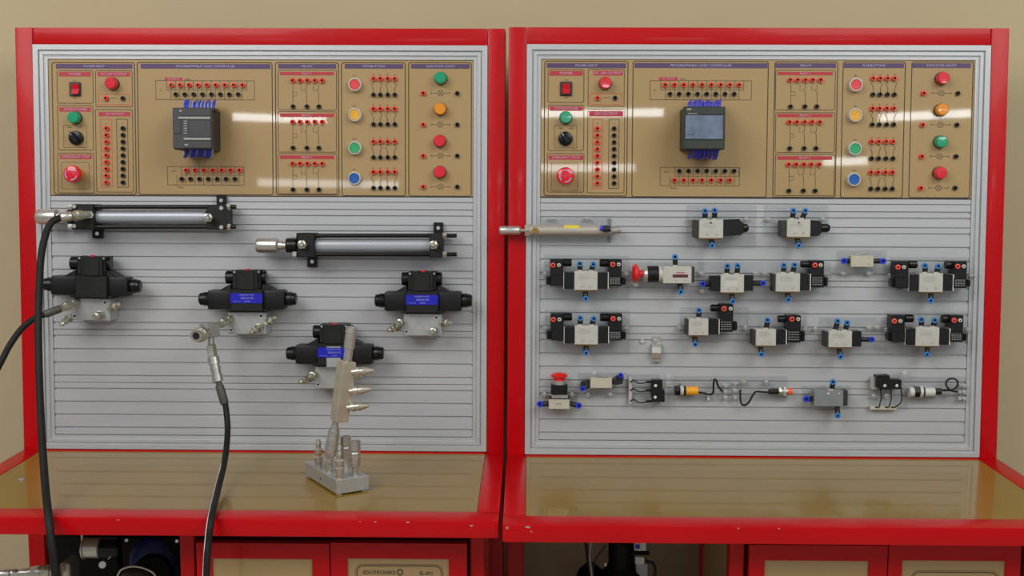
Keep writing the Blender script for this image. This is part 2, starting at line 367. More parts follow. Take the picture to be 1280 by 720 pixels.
LAY = [dict(
    plate=(61.7, 75, 590.7, 245.5),
    sec=[(68, 78.5, 168, 242.5), (174, 78.5, 340, 243), (345.5, 78.5, 423, 243.5), (427.5, 78.5, 506.5, 244.5), (511, 78.5, 589.3, 245)],
    head=[(70, 165.5), (176, 338), (348, 420), (431, 504), (514, 587)], heady=(80.2, 85.7),
    sub=[(72, 88.5, 116, 129), (120, 88.5, 165, 133.5), (73, 132, 116, 187.5), (73, 191.5, 117, 241), (121, 137, 165.5, 240)],
    subh=[(73.7, 113.5, 90, 95.5), (122, 162.5, 90, 95.5), (74.5, 114, 134.3, 139.5), (75, 114.5, 193.5, 198.7), (123.5, 163, 140, 145.2)],
    rocker=(86.3, 102.5, 100.6, 120), lampA=(138.3, 104), lamp_green=(91.7, 146.7), dcbox=(123.5, 118, 161.5, 131), dc=[(132, 122.8), (153, 122.8)],
    selbox=(80, 157, 108, 184.5), sel=(93, 172), esbox=(77.5, 203, 111.5, 236), es=(89, 217.5), colr=(127, 149, 139.5, 234), colb=(147, 149, 159.5, 234), cx=(132.7, 153.2), cy=(160.3, 228),
    inbox=(195, 101, 318, 124.5), inr=(213.7, 308.5 - 5.6, 106.3, 9), inb=(219.3, 297.3, 117.8, 8), inh=(206, 228, 97, 101.2),
    outbox=(209.5, 208.5, 305, 231), out1=(232.3, 299.3, 212.8, 7, 'r'), out2=(226.7, 293.2, 223.7, 7, 'b'), pw=(226, 234),
    rsub=[(348, 88, 420.5, 137.3), (348, 139.8, 420.5, 190), (348, 192.3, 421, 242.3)], rh=[(350, 417.5, 90, 94), (350, 417.5, 142, 146.2), (350, 417.5, 194.5, 198.7)],
    rr=[[365.5, 374.7, 384, 393.3, 402.5], 100.5, 152.5, 204.5], rb=[[366, 383.3, 398.3], 133, 184.7, 237], rsk=0,
    btn=[(443.5, 105.7, 'cap_red'), (443.5, 143.5, 'cap_yellow'), (443.5, 185, 'cap_green'), (443, 223, 'cap_blue')],
    bs=[466.7, 475.3, 484.5, 493.3], br=[98.3, 136, 177, 215], bb=[118.3, 155.3, 196.7, 235], bsk=0,
    lamps=[(550.5, 97.3, 'lens_green'), (550, 136, 'lens_amber'), (549.5, 176, 'lens_red'), (549.5, 215, 'lens_red')], lr=529, lb=571.5, ly=[116.5, 155.7, 194.7, 233.5], lsk=0),
  dict(
    plate=(675, 73, 1218, 247.5),
    sec=[(680, 76.7, 785, 244.5), (789.7, 77, 960.5, 245.8), (965.8, 77.5, 1047.3, 246.5), (1050.5, 77.5, 1131.8, 247), (1135.8, 77.5, 1216.6, 247)],
    head=[(683.5, 782.5), (793, 959.5), (969.5, 1045), (1055, 1130), (1140, 1213.5)], heady=(79.2, 84.9),
    sub=[(685, 87, 730, 128), (735, 86.5, 780.5, 132.7), (685, 131.5, 730, 188), (684, 192, 730, 240), (734, 137, 781, 241)],
    subh=[(686.7, 728.5, 88.7, 94.5), (741.5, 778.5, 88.5, 94.3), (687, 728.5, 133.2, 138.4), (686, 729, 194.4, 199.5), (736.5, 779, 139, 145.3)],
    rocker=(700.3, 102, 715, 119.6), lampA=(757, 103.5), lamp_green=(707.5, 146.7), dcbox=(737.5, 117, 777, 130.5), dc=[(747, 122.3), (769, 122.3)],
    selbox=(693, 157, 721, 185), sel=(707, 173), esbox=(689, 204, 722.5, 238), es=(707, 220), colr=(740.5, 149, 753, 235.5), colb=(760.5, 149, 774, 235.5), cx=(746.8, 767.8), cy=(160.6, 229),
    inbox=(812.5, 101, 939.5, 124.5), inr=(831.6, 924, 106, 9), inb=(837.7, 918, 117.3, 8), inh=(824, 847, 96.5, 100.7),
    outbox=(825, 209.5, 924.5, 232), out1=(849.3, 918, 213.7, 7, 'b'), out2=(843.3, 912.3, 225.3, 7, 'r'), pw=(842, 235),
    rsub=[(969, 88, 1044.3, 137.5), (969, 141, 1043.8, 190.5), (968.5, 193.2, 1043.3, 244.5)], rh=[(972, 1041, 90, 94), (972, 1040.5, 142.4, 146.5), (971.5, 1040, 195.4, 199.6)],
    rr=[[988, 997.3, 1007, 1016.3, 1026], 99.8, 152.5, 205.6], rb=[[988.5, 1006.5, 1021.3], 133, 185.3, 238.4], rsk=-1,
    btn=[(1070, 106, 'cap_red'), (1069.3, 144, 'cap_yellow'), (1068.8, 186, 'cap_green'), (1067.5, 224.3, 'cap_blue')],
    bs=[1091.7, 1100.5, 1109.7, 1118.5], br=[97.8, 135.5, 177, 215.5], bb=[118, 155.7, 198, 236], bsk=-.9,
    lamps=[(1179.5, 97.5, 'lens_red'), (1178.5, 137, 'lens_amber'), (1177.5, 177, 'lens_green'), (1176.5, 216, 'lens_red')], lr=1155, lb=1198, ly=[116.5, 156, 195.5, 235], lsk=-1.2)]
PAN_LABELS = ['gold electrical control panel above the hydraulic board, its top indicator lamp green', 'gold electrical control panel above the pneumatic board, its top indicator lamp red']
def control_panel(i):
    L = LAY[i]; x0, y0, x1, y1 = L['plate']
    t = thing('control_panel', PAN_LABELS[i], 'control panel', i, (x0 + x1) / 2, y1, FACE, 'control panels')
    f = FACE
    c0 = t.p(x0 - 1, y0 - 1, f); c1 = t.p(x1 + 1, y1 + .5, f)
    sx = min(abs(c0.x), abs(c1.x), .4345); cz = HB - .0344 - .0288 - t.ref.z
    t.add('panel_plate', B().box((-.4348 - t.ref.x, 0, c1.z), (.4348 - t.ref.x, .008, min(c0.z, cz)), .0008), 'gold_panel')
    P = lambda px, py, d=f: t.p(px, py, d)
    Y = -.0002
    def rect(px0, py0, px1, py1, r=.0045):
        a = P(px0, py1); b = P(px1, py0); return rrect(a.x, a.z, b.x, b.z, r)
    def strip(px0, px1, py0, py1, m, txt, tm, frac=.5):
        a = P(px0, py1); b = P(px1, py0)
        o = t.add('title_strip', B().prism([(a.x, a.z), (b.x, a.z), (b.x, b.z), (a.x, b.z)], 0, -.0004), m)
        me = text_mesh(txt, (b.z - a.z) * frac, tm); tx = link('lettering', me, o, ((a.x + b.x) / 2, -.0006, (a.z + b.z) / 2))
    def word(txt, px, py, hp, m='print_dark'):
        q = P(px, py); link('lettering', text_mesh(txt, hp * .0016, m), t.o, (q.x, -.0003, q.z))
    def sock(kind, px, py):
        q = P(px, py, f + 5); link('red_socket' if kind == 'r' else 'black_socket', SOCK[kind], t.o, (q.x, 0, q.z))
    # section outlines
    for s in L['sec']:
        b = B(); ribbon(b, rect(*s), .0019, Y, True); t.add('printed_outline', b, 'print_line')
    for s in L['sub'] + L['rsub']:
        b = B(); ribbon(b, rect(*s, r=.003), .0013, Y, True); t.add('printed_outline', b, 'print_line')
    for (a, b_), tx in zip(L['head'], ('POWER INPUT', 'PROGRAMMABLE LOGIC CONTROLLER', 'RELAYS', 'PUSHBUTTONS', 'INDICATOR LIGHTS')):
        strip(a, b_, L['heady'][0], L['heady'][1], 'print_purple', tx, 'print_pale')
    for (a, b_, ya, yb), tx in zip(L['subh'], ('POWER', 'DC 24V OUTPUT', 'SYSTEM POWER', 'EMERGENCY STOP', '24V OUTPUT')):
        strip(a, b_, ya, yb, 'print_red', tx, 'print_pale', .55)
    for k, (a, b_, ya, yb) in enumerate(L['rh']): strip(a, b_, ya, yb, 'print_red', 'RELAY %d' % (k + 1), 'print_pale', .6)
    strip(L['inh'][0], L['inh'][1], L['inh'][2], L['inh'][3], 'print_red', 'DC INPUTS', 'print_pale', .5)
    # boxes in orange and black print
    b = B(); ribbon(b, rect(*L['dcbox'], r=.002), .0012, Y, True); ribbon(b, rect(*L['colr'], r=.0005), .0012, Y, True); t.add('printed_outline', b, 'print_orange')
    b = B(); ribbon(b, rect(*L['colb'], r=.0005), .0012, Y, True)
    for s in (L['selbox'], L['esbox']): ribbon(b, rect(*s, r=.0005), .0008, Y, True)
    t.add('printed_outline', b, 'print_line')
    # cells of the input and output rows
    ib = L['inbox']; ob = L['outbox']
    def cells(b, xa, xb, ya, yb, n):
        st = (xb - xa) / (n - 1)
        for k in range(n + 1):
            X = xa - st / 2 + k * st; a = P(X, ya); c = P(X, yb); ribbon(b, [(a.x, a.z), (a.x, c.z)], .0009, Y)
        a = P(xa - st / 2, yb); c = P(xb + st / 2, yb); ribbon(b, [(a.x, a.z), (c.x, a.z)], .0009, Y)
    ym = (L['inr'][2] + L['inb'][2]) / 2 + .7
    b = B(); ribbon(b, rect(*ib, r=.0004), .0010, Y, True); cells(b, L['inr'][0], L['inr'][1], ib[1], ym, 9); cells(b, L['inb'][0], L['inb'][1], ym, ib[3], 8); t.add('printed_cells', b, 'print_line')
    ym2 = (L['out1'][2] + L['out2'][2]) / 2 + .6
    b = B(); ribbon(b, rect(*ob, r=.0004), .0010, Y, True); cells(b, L['out1'][0], L['out1'][1], ob[1], ym2, 7); cells(b, L['out2'][0], L['out2'][1], ym2, ob[3], 7); t.add('printed_cells', b, 'print_line')
    for xa, xb, yy, n, kd, dy in ((*L['inr'], 'r', 5), (*L['inb'], 'b', 5), (*L['out1'], 4.8), (*L['out2'], 4.8)):
        for k in range(n):
            X = xa + (xb - xa) * k / (n - 1); sock(kd, X, yy); word('COM' if k in (0, 3) and dy < 5 else 'X%d' % k if dy == 5 else 'Y%d' % k, X, yy + dy, 1.3)
    word('IN', ib[0] + 6, (ib[1] + ib[3]) / 2, 1.8); word('OUT', ob[0] + 8, ob[1] + 5.5, 1.8); word('Power', *L['pw'], 2.2); word('24VDC', L['inh'][1] + 7, L['inh'][2] + 2.5, 1.8)
    # power section
    x_0, y_0, x_1, y_1 = L['rocker']
    rk = t.box('power_switch', x_0, y_0, x_1, y_1, f, f + 4, 'bezel_dark', 1)
    a = t.p(x_0 + 2.6, y_0 + 2.5, f + 8); c = t.p(x_1 - 2.6, y_1 - 2.5, f + 8); zm = (a.z + c.z) / 2
    bb = B(); pr = [(-.0035, a.z), (-.0075, a.z), (-.0052, zm), (-.0095, c.z), (-.0035, c.z)]
    A = [bb.bm.verts.new((a.x, y, z)) for y, z in pr]; C = [bb.bm.verts.new((c.x, y, z)) for y, z in pr]
    for k in range(5): bb.bm.faces.new((A[k], C[k], C[(k + 1) % 5], A[(k + 1) % 5]))
    bb.bm.faces.new(A); bb.bm.faces.new(C[::-1]); t.add('rocker', bb, 'rocker_red', rk)
    word('ON', (x_0 + x_1) / 2, y_0 - 1.8, 1.8); word('OFF', (x_0 + x_1) / 2, y_1 + 2.8, 1.8)
    def lamp(px, py, m, h=17, r=8.1):
        q = t.p(px, py, f + h - 3); k = t.k(h)
        o = t.add('indicator_lamp', B().lathe((q.x, 0, q.z), (0, -1, 0), [(0, r * k * 1.04), (.0035, r * k * 1.04), (.0045, r * k * .98), (.0045, r * k * .6)], 24), 'bezel_dark')
        t.add('lens', B().lathe((q.x, -.0005, q.z), (0, -1, 0), [(0, r * k * .97), (h / 1000 - .0035, r * k * .95), (h / 1000 - .0012, r * k * .9), (h / 1000, r * k * .8), (h / 1000 + .0002, .0001)], 24), m, o)
    lamp(*L['lampA'], 'lens_red'); lamp(*L['lamp_green'], 'lens_green')
    sock('r', *L['dc'][0]); sock('b', *L['dc'][1])
    word('24V DC', (L['dc'][0][0] + L['dc'][1][0]) / 2, L['dc'][0][1], 1.7); word('+', L['dc'][0][0], L['dc'][0][1] + 5, 2.6); word('-', L['dc'][1][0], L['dc'][1][1] + 5, 2.6)
    for k in range(9):
        yy = L['cy'][0] + (L['cy'][1] - L['cy'][0]) * k / 8
        sock('r', L['cx'][0], yy); sock('b', L['cx'][1], yy)
    word('+', L['cx'][0], L['cy'][0] - 6, 2.6); word('-', L['cx'][1], L['cy'][0] - 6, 2.6)
    # selector
    px, py = L['sel']; word('MAN', px - 6, py - 12.5, 1.6); word('AUTO', px + 7, py - 12.5, 1.6)
    q = t.p(px, py, f + 12); k = t.k(12)
    so = t.add('selector_switch', B().lathe((q.x, 0, q.z), (0, -1, 0), [(0, 9.2 * k), (.006, 9 * k), (.007, 8 * k), (.007, .001)], 24), 'gloss_black')
    hb = B(); hb.prism([(-3 * k, -7 * k), (3 * k, -7 * k), (3.2 * k, 5 * k), (0, 10.5 * k), (-3.2 * k, 5 * k)], 0, -.013, .0012)
    ho = t.add('knob', hb, 'gloss_black', so); ho.location = (q.x, -.006, q.z); ho.rotation_euler = (0, R(-38), 0)
    mk = t.add('pointer_mark', B().box((-.0005, 0, 4 * k), (.0005, -.0004, 9 * k)), 'print_white', so); mk.location = (q.x, -.019, q.z); mk.rotation_euler = (0, R(-38), 0)
    # emergency stop
    px, py = L['es']; q = t.p(px, py, f + 34); k = t.k(34)
    eo = t.add('emergency_stop', B().lathe((q.x, 0, q.z), (0, -1, 0), [(0, 9 * k), (.012, 9 * k), (.014, 6.5 * k), (.020, 6.5 * k)], 24), 'estop_yellow')
    mo = t.add('mushroom_head', B().lathe((q.x, -.018, q.z), (0, -1, 0), [(0, 7 * k), (.002, 10.5 * k), (.006, 11.6 * k), (.011, 11.4 * k), (.015, 10 * k), (.017, 7 * k), (.0172, .0002)], 28), 'lens_red', eo)
    ab = B()
    for s in range(3):
        pts = [(7.4 * k * math.cos(R(s * 120 + 25 + u * 8)), 7.4 * k * math.sin(R(s * 120 + 25 + u * 8))) for u in range(11)]
        ribbon(ab, pts, 1.3 * k, 0)
    ao = t.add('turn_arrows', ab, 'print_pale', eo); ao.location = (q.x, -.0354, q.z)
    # relays
    for row in range(3):
        sk = L['rsk'] * row
        for X in L['rr'][0]: sock('r', X + sk, L['rr'][1 + row])
        for X in L['rb'][0]: sock('b', X + sk, L['rb'][1 + row])
        b = B(); yr = L['rr'][1 + row]; yb_ = L['rb'][1 + row]; h = yb_ - yr
        XS = [X + sk for X in L['rr'][0]]; XB = [X + sk for X in L['rb'][0]]
        def ln(*pts): ribbon(b, [(P(*q_).x, P(*q_).z) for q_ in pts], .0010, Y)
        ln((XB[0], yr + 5), (XB[0], yb_ - 4)); ln((XB[0], yr + h * .45), (XB[0] + 5, yr + h * .45), (XB[0] + 5, yr + h * .6), (XB[0], yr + h * .6))
        for bx, a, c in ((XB[1], XS[1], XS[2]), (XB[2], XS[3], XS[4])):
            ln((bx, yb_ - 4), (bx, yr + h * .5), (bx - 3.2, yr + h * .33)); ln((bx, yr + 6), (bx, yr + h * .4)); ln((bx - 6.5, yr + 7), (bx - 6.5, yr + h * .4), (bx - 4.5, yr + h * .4))
        t.add('printed_symbol', b, 'print_line')
        for X, s_ in zip(XS[1:], ('NC', 'NO', 'NC', 'NO')): word(s_, X, yr + 5.2, 1.3)
    # push buttons
    for n, (px, py, m) in enumerate(L['btn']):
        q = t.p(px, py, f + 9); k = t.k(9)
        o = t.add('push_button', B().lathe((q.x, 0, q.z), (0, -1, 0), [(0, 9 * k), (.003, 9 * k), (.0105, 8.5 * k), (.012, 7.8 * k), (.012, 6.9 * k), (.009, 6.7 * k)], 28), 'bezel_silver')
        t.add('button_cap', B().lathe((q.x, -.006, q.z), (0, -1, 0), [(0, 6.6 * k), (.004, 6.6 * k), (.005, 6.1 * k), (.0045, .0002)], 24), m, o)
        word('PB %d' % (n + 1), px, py - 11, 1.8)
        sk = L['bsk'] * n
        b = B()
        for j, X in enumerate(L['bs']):
            X += sk; sock('r', X, L['br'][n]); sock('b', X, L['bb'][n]); word('NO' if j % 2 else 'NC', X, L['br'][n] - 4.6, 1.3)
            s_ = -1 if j % 2 == 0 else 1; h = L['bb'][n] - L['br'][n]
            for pts in (((X, L['br'][n] + 3), (X, L['br'][n] + h * .33)), ((X, L['bb'][n] - 3), (X, L['br'][n] + h * .62), (X + s_ * 2.6, L['br'][n] + h * .3))):
                ribbon(b, [(P(*q_).x, P(*q_).z) for q_ in pts], .0011, Y)
        t.add('printed_symbol', b, 'print_dark')
    # indicating lights
    for n, (px, py, m) in enumerate(L['lamps']):
        lamp(px, py, m)
        sk = L['lsk'] * n; yy = L['ly'][n]; sock('r', L['lr'] + sk, yy); sock('b', L['lb'] + sk, yy)
        xm = (L['lr'] + L['lb']) / 2 + sk + .3; q = P(xm, yy); b = B(); rr_ = 3.6 * .0016
        ribbon(b, [(q.x + rr_ * math.cos(R(30 * u)), q.z + rr_ * math.sin(R(30 * u))) for u in range(12)], .0010, Y, True)
        for s_ in (-1, 1): ribbon(b, [(q.x - rr_ * .7, q.z - s_ * rr_ * .7), (q.x + rr_ * .7, q.z + s_ * rr_ * .7)], .0009, Y)
        for s_ in (-1, 1):
            ribbon(b, [(q.x + s_ * rr_, q.z), (q.x + s_ * rr_ * 2.8, q.z)], .0009, Y)
            ribbon(b, [(q.x + s_ * rr_ * 3.2 + .0015 * math.cos(R(60 * u)), q.z + .0015 * math.sin(R(60 * u))) for u in range(6)], .0009, Y, True)
        t.add('printed_symbol', b, 'print_dark'); word('+', xm - 12, yy - 4.2, 1.8); word('-', xm + 12, yy - 4.2, 1.8); word('L%d' % (n + 1), xm, py + 11, 1.6)
for i in (0, 1): control_panel(i)

# ------------------------------------------------------------------ programmable controllers
def plc(i):
    if i == 0:
        t = thing('programmable_controller', 'grey programmable controller with ribbed label strips and blue wires', 'controller', 0, 244, 188)
        t.box('housing', 216.5, 135.2, 265, 187, FACE, 62, 'plc_dark', 1.5)
        t.box('front_cover', 215.5, 134.5, 264.3, 186, 62, 78, 'plc_grey', 1.5)
        t.box('port_cover', 216.8, 150, 226, 167, 78, 79.5, 'plc_grey', .6); t.box('terminal_cover', 227, 135.6, 263.6, 144.8, 78, 79.2, 'plc_grey', .6); t.box('terminal_cover', 231, 176.5, 263.8, 185, 78, 79.2, 'plc_grey', .6)
        t.box('display_cover', 236, 150.5, 263.6, 171.2, 78, 79.8, 'plc_grey', .6)
        t.box('label_strip', 222.5, 145.8, 262.8, 148.8, 78, 79.8, 'plc_strip', .3); t.box('label_strip', 229.5, 172, 263.3, 175, 78, 79.8, 'plc_strip', .3)
        for k in range(6): t.box('status_light', 229.5, 150.8 + k * 2.95, 234, 152.2 + k * 2.95, 78, 79.4, 'plc_strip', .2)
        t.box('brand_mark', 224, 137.5, 227, 140, 78, 79.5, 'plc_strip', .2); t.box('brand_mark', 230.5, 180, 235, 182, 78, 79.5, 'plc_strip', .2)
        q = t.p(265, 150, 50); pl = B().box((q.x, -.035, q.z - .007), (q.x + .0004, -.050, q.z + .007)); t.add('side_sticker', pl, 'plc_strip')
        xs, yt, yb, n = (231, 267), 134, 186.5, 17
        cols = ('wire_blue', 'wire_blue', 'wire_blue', 'wire_grey')
    else:
        t = thing('programmable_controller', 'dark green controller with glossy grey-blue display cover and violet wires', 'controller', 1, 880, 188)
        t.box('housing', 855.5, 134, 905.5, 186.5, FACE, 62, 'plc_dark', 1.5)
        t.box('front_cover', 855, 133, 906, 187, 62, 78, 'plc_green', 1.5)
        t.box('display_cover', 857, 144, 903.5, 174, 78, 80.5, 'plc_screen', .8)
        t.box('port_cover', 856.8, 149.3, 867.5, 168.3, 80.5, 81.5, 'plc_screen', .5)
        t.box('terminal_cover', 857, 134, 905, 143, 78, 79.5, 'plc_green', .6); t.box('terminal_cover', 857, 175.3, 905, 186, 78, 79.5, 'plc_green', .6)
        t.box('brand_mark', 858.5, 135.5, 864, 137.5, 78, 79.8, 'plc_strip', .2); t.box('brand_mark', 859.5, 141.5, 872, 142.6, 78, 79.8, 'plc_strip', .2)
        xs, yt, yb, n = (861, 900), 133, 187.5, 17
        cols = ('wire_violet', 'wire_blue', 'wire_violet', 'wire_blue')
    rnd = random.Random(7 + i)
    for k in range(n):
        X = xs[0] + (xs[1] - xs[0]) * k / (n - 1)
        j = rnd.uniform(-1.5, 1.5)
        t.tube('wire', [(X, yt + 2.5, 52), (X + j * .5, yt - 3.5, 50), (X + j + 2, yt - 7 + rnd.uniform(-2, 2), 36), (X + j + 1, yt - 4, 14), (X, yt + 3, 2)], 1.25, cols[k % 4] if i or rnd.random() < .85 else 'wire_grey', n=6, step=4)
        j = rnd.uniform(-1.5, 1.5); X += 3
        if k < 15: t.tube('wire', [(X, yb - 2.5, 52), (X + j * .5 - .5, yb + 4.5, 50), (X + j - 2.5, yb + 10 + rnd.uniform(-2, 2), 38), (X + j - 1, yb + 6, 16), (X, yb - 3, 2)], 1.25, cols[(k + 1) % 4], n=6, step=4)
    t.box('terminal_block', xs[0] - 1, yt + .8, xs[1] + 1.5, yt + 5, 30, 58, 'plc_dark', .5); 
for i in (0, 1): plc(i)

# ------------------------------------------------------------------ hydraulic parts
NIP = [(0, 3.4), (.09, 3.4), (.09, 4.2), (.33, 4.2), (.33, 2.9), (.48, 2.9), (.48, 4.0), (.66, 4.0), (.70, 2.5), (.8, 2.5), (.8, 2.9), (.9, 2.7), (1, 1.8)]
CPL = [(0, 3.2), (.1, 3.2), (.1, 4.3), (.3, 4.3), (.3, 3.6), (.4, 3.6), (.4, 5.0), (.8, 5.0), (.8, 4.4), (1, 4.2)]
def nipple(t, p0, p1, name='nipple', s=1., m='zinc_fit'):
    s *= 1.12; o = t.lathe(name, p0, p1, [(a, r * s) for a, r in NIP], m, n=12)
    a = t.p(*p0); b = t.p(*p1); d = b - a
    t.add('hex_nut', B().hexa(a + d * .10, a + d * .33, 4.9 * s * t.k(p0[2])), m, o)
    return o
def coupler(t, p0, p1, name='coupler', s=1., m='zinc_fit'):
    o = t.lathe(name, p0, p1, [(a, r * s) for a, r in CPL] + [(1, 2.6 * s), (.9, 2.5 * s)], m, n=18)
    a = t.p(*p0); b = t.p(*p1); d = b - a
    t.add('sleeve', B().cyl(a + d * .5, a + d * .74, 5.4 * s * t.k(p0[2]), n=18, ch=.0006), m, o)
    return o
def hyd_cylinder(label, rod, neck, cap1, barrel, cap2, tail, br_top, br_bot, fit1, fit2, screws):
    ym = (barrel[2] + barrel[3]) / 2; DC = 34
    t = thing('hydraulic_cylinder', label, 'cylinder', 0, (cap1[0] + cap2[1]) / 2, br_bot[3], FACE, 'hydraulic cylinders')
    t.box('front_cap', cap1[0], cap1[2], cap1[1], cap1[3], 8, 60, 'cast_black', 1.5)
    t.box('rear_cap', cap2[0], cap2[2], cap2[1], cap2[3], 8, 60, 'cast_black', 1.5)
    t.cyl('barrel', (barrel[0] - 2, ym, DC), (barrel[1] + 2, ym, DC), (barrel[3] - barrel[2]) / 2 + .6, 'barrel_grey', n=32)
    for yy in (cap1[2] + 3.5, cap1[3] - 3.5):
        for dd in (DC - 19, DC + 17):
            r_ = t.cyl('tie_rod', (cap1[0] - 3, yy, dd), (tail, yy, dd), 2.7, 'gloss_black', n=12)
            for xx in (cap1[0] - 5, cap2[1] + .5):
                t.add('nut', B().hexa(t.p(xx, yy, dd), t.p(xx + 5, yy, dd), 4.2 * t.k(dd)), 'cast_black' if dd < DC else 'zinc_fit', r_)
    t.cyl('rod_gland', (cap1[0] - neck, ym, DC), (cap1[0] + 1, ym, DC), 9.5, 'gloss_black', n=24, ch=1)
    t.cyl('piston_rod', (rod[1] - 3, ym, DC), (cap1[0], ym, DC), 4.6, 'chrome', n=20)
    t.lathe('rod_end', (rod[0], ym, DC), (rod[1], ym, DC), [(0, 5), (.02, 8), (.12, 9.8), (.8, 9.8), (.84, 8.6), (.86, 6), (1, 6)], 'chrome', n=28)
    t.box('mounting_bracket', br_top[0], br_top[2], br_top[1], br_top[3] + 3, FACE, 8, 'gloss_black', .8); t.box('mounting_bracket', br_bot[0], br_bot[2] - 3, br_bot[1], br_bot[3], FACE, 8, 'gloss_black', .8)
    for bx in (br_top, br_bot):
        xm = (bx[0] + bx[1]) / 2; yy = (bx[2] + bx[3]) / 2; t.cyl('bracket_bolt', (xm, yy, 8), (xm, yy, 13), 2.6, 'chrome', n=6)
    for (sx, sy) in screws: t.cyl('cap_screw', (sx, sy, 60), (sx, sy, 64), 2.6, 'chrome', n=12)
    if fit1: nipple(t, (fit1[0], fit1[1], 60), (fit1[0] - 1.5, fit1[1], 92), 'port_nipple', 1.1)
    nipple(t, (fit2[0], fit2[1], 60), (fit2[0] - 2, fit2[1], 92), 'port_nipple', 1.1)
    return t
hyd_cylinder('black tie-rod hydraulic cylinder with a hose plugged in, under the gold panel', (46, 77), 6, (91, 117, 255, 287), (117, 257, 263, 279), (258, 283, 256, 287), 295, (270.5, 282, 244, 257), (115, 127.5, 286, 298), None, (261, 272), [(92.5, 258), (92.5, 282.5), (276.5, 260), (276.5, 284)])
hyd_cylinder('black tie-rod hydraulic cylinder without hose, its chrome rod end retracted beside a hydraulic valve', (320, 353), 13, (371, 393, 291, 321.5), (393, 537, 298, 315.5), (537, 553, 292, 322), 571, (542, 553.5, 278, 292), (384, 396, 320, 334), (378, 305.5), (543, 306), [(368, 294.5), (368, 318)])

def hyd_valve(label, bx, by, tilt=0, plate=False, tagged=True, fits=(), bolts=True):
    t = thing('hydraulic_valve', label, 'valve', 0, bx, by + 43, FACE, 'hydraulic solenoid valves')
    X = lambda a: bx + a; Yy = lambda a: by + a
    mb = t.box('manifold_block', X(-23), Yy(15), X(25), Yy(43), FACE, 46, 'alu_block', 1)
    for hx, hy in ((18, 20), (-19.5, 37.5)):
        t.cyl('bolt_hole', (X(hx), Yy(hy), 46), (X(hx), Yy(hy), 46.6), 2.6, 'steel', n=16, parent=mb); t.cyl('hole_core', (X(hx), Yy(hy), 46.4), (X(hx), Yy(hy), 46.9), 1.6, 'dark_void', n=12, parent=mb)
    t.box('valve_body', X(-20), Yy(-13.5), X(20), Yy(14.5), 10, 66, 'cast_black', 1.6)
    t.box('valve_foot', X(-26), Yy(11), X(26), Yy(15), 10, 60, 'cast_black', 1)
    for s in (-1, 1):
        a, b_ = (14, 50) if s > 0 else (14, 46)
        yc = -.8
        # octagonal coil
        p0 = t.p(X(s * a), Yy(yc), 38); p1 = t.p(X(s * b_), Yy(yc), 38); r_ = 12.6 * t.k(38)
        bb = B(); bb.box((p0.x, p0.y - r_, p0.z - r_), (p1.x, p1.y + r_, p1.z + r_), .0055, 2); co = t.add('solenoid_coil', bb, 'coil_black')
        t.lathe('end_cap', (X(s * b_), Yy(yc - .6), 38), (X(s * (b_ + 12.5)), Yy(yc - .6), 38), [(0, 8.6), (.08, 9.0), (.55, 9.0), (.6, 8.0), (.88, 8.0), (1, 6.5), (1, 3)], 'gloss_black', n=20)
        t.poly('shoulder', [(X(s * 19), Yy(-20)), (X(s * 22), Yy(-19)), (X(s * 33), Yy(-12.6)), (X(s * 40), Yy(-10)), (X(s * 19), Yy(-10))], 16, 56, 'cast_black', .8)
        kn = t.cyl('cable_gland', (X(s * 12), Yy(-28.5), 40), (X(s * 25), Yy(-28.5), 40), 8.6, 'gloss_black', n=18, ch=1)
        t.box('terminal_ear', X(s * 12), Yy(-37), X(s * 17.5), Yy(-14), 14, 60, 'cast_black', 1)
        t.cyl('cover_screw', (X(s * 15), Yy(-35), 60), (X(s * 15), Yy(-35), 61.5), 1.3, 'chrome', n=10)
    bxo = t.box('terminal_box', X(-13), Yy(-37), X(14), Yy(-13), 10, 66, 'cast_black', 1.6)
    t.box('terminal_lid', X(-9.5), Yy(-35), X(9.5), Yy(-13), 66, 68.5, 'cast_black', .8, parent=bxo)
    t.cyl('red_lamp', (X(1.5), Yy(-36), 54), (X(1.5), Yy(-39.2), 54), 3.0, 'knob_red', n=14)
    t.cyl('grey_plug', (X(-8), Yy(-36), 54), (X(-8), Yy(-38.4), 54), 2.6, 'grey_dark', n=12); t.cyl('grey_plug', (X(9.5), Yy(-36), 54), (X(9.5), Yy(-38.4), 54), 2.6, 'grey_dark', n=12)
    if plate: t.box('backing_plate', X(-9), Yy(-10), X(9), Yy(16), 66, 67, 'alu_block', .3)
    if tagged:
        lo = t.box('blue_label', X(-20.3), Yy(-8.4), X(20), Yy(4.2), 66, 68.2 if plate else 67, 'label_blue', .2)
        dl = 68.35 if plate else 67.15
        for tx, px, py, h in (('SOLENOID VALVE', 0, -6.3, 1.6), ('DSG-01-3C', 1, -2.2, 2.4), ('24 VDC', 1, 1.8, 1.6), ('MAX 31.5 MPa', -12, 1.8, 1.0)):
            q = t.p(X(px), Yy(py), dl); link('lettering', text_mesh(tx, h * t.k(60), 'print_pale'), lo, q)
    for kind, p0, p1 in fits: nipple(t, p0, p1, 'port_nipple') if kind == 'n' else coupler(t, p0, p1, 'port_coupler', .9)
    t.o.rotation_mode = 'XYZ'
    if tilt: t.o.matrix_world = t.o.matrix_world @ Matrix.Rotation(R(tilt), 4, 'Y')
    return t
hyd_valve('black hydraulic valve without a blue label, hose on its manifold block', 112.5, 357.5, 1.2, False, False, [('n', (137, 385, 45), (148, 379, 70)), ('n', (126, 392, 46), (116, 397, 78)), ('n', (89, 395, 35), (76, 407, 60))])
hyd_valve('black hydraulic valve with blue label, a tee fitting on its manifold block', 308, 375, 0, False, True, [('n', (333, 404, 45), (344, 397, 70)), ('n', (326, 408, 46), (313, 416, 78))])
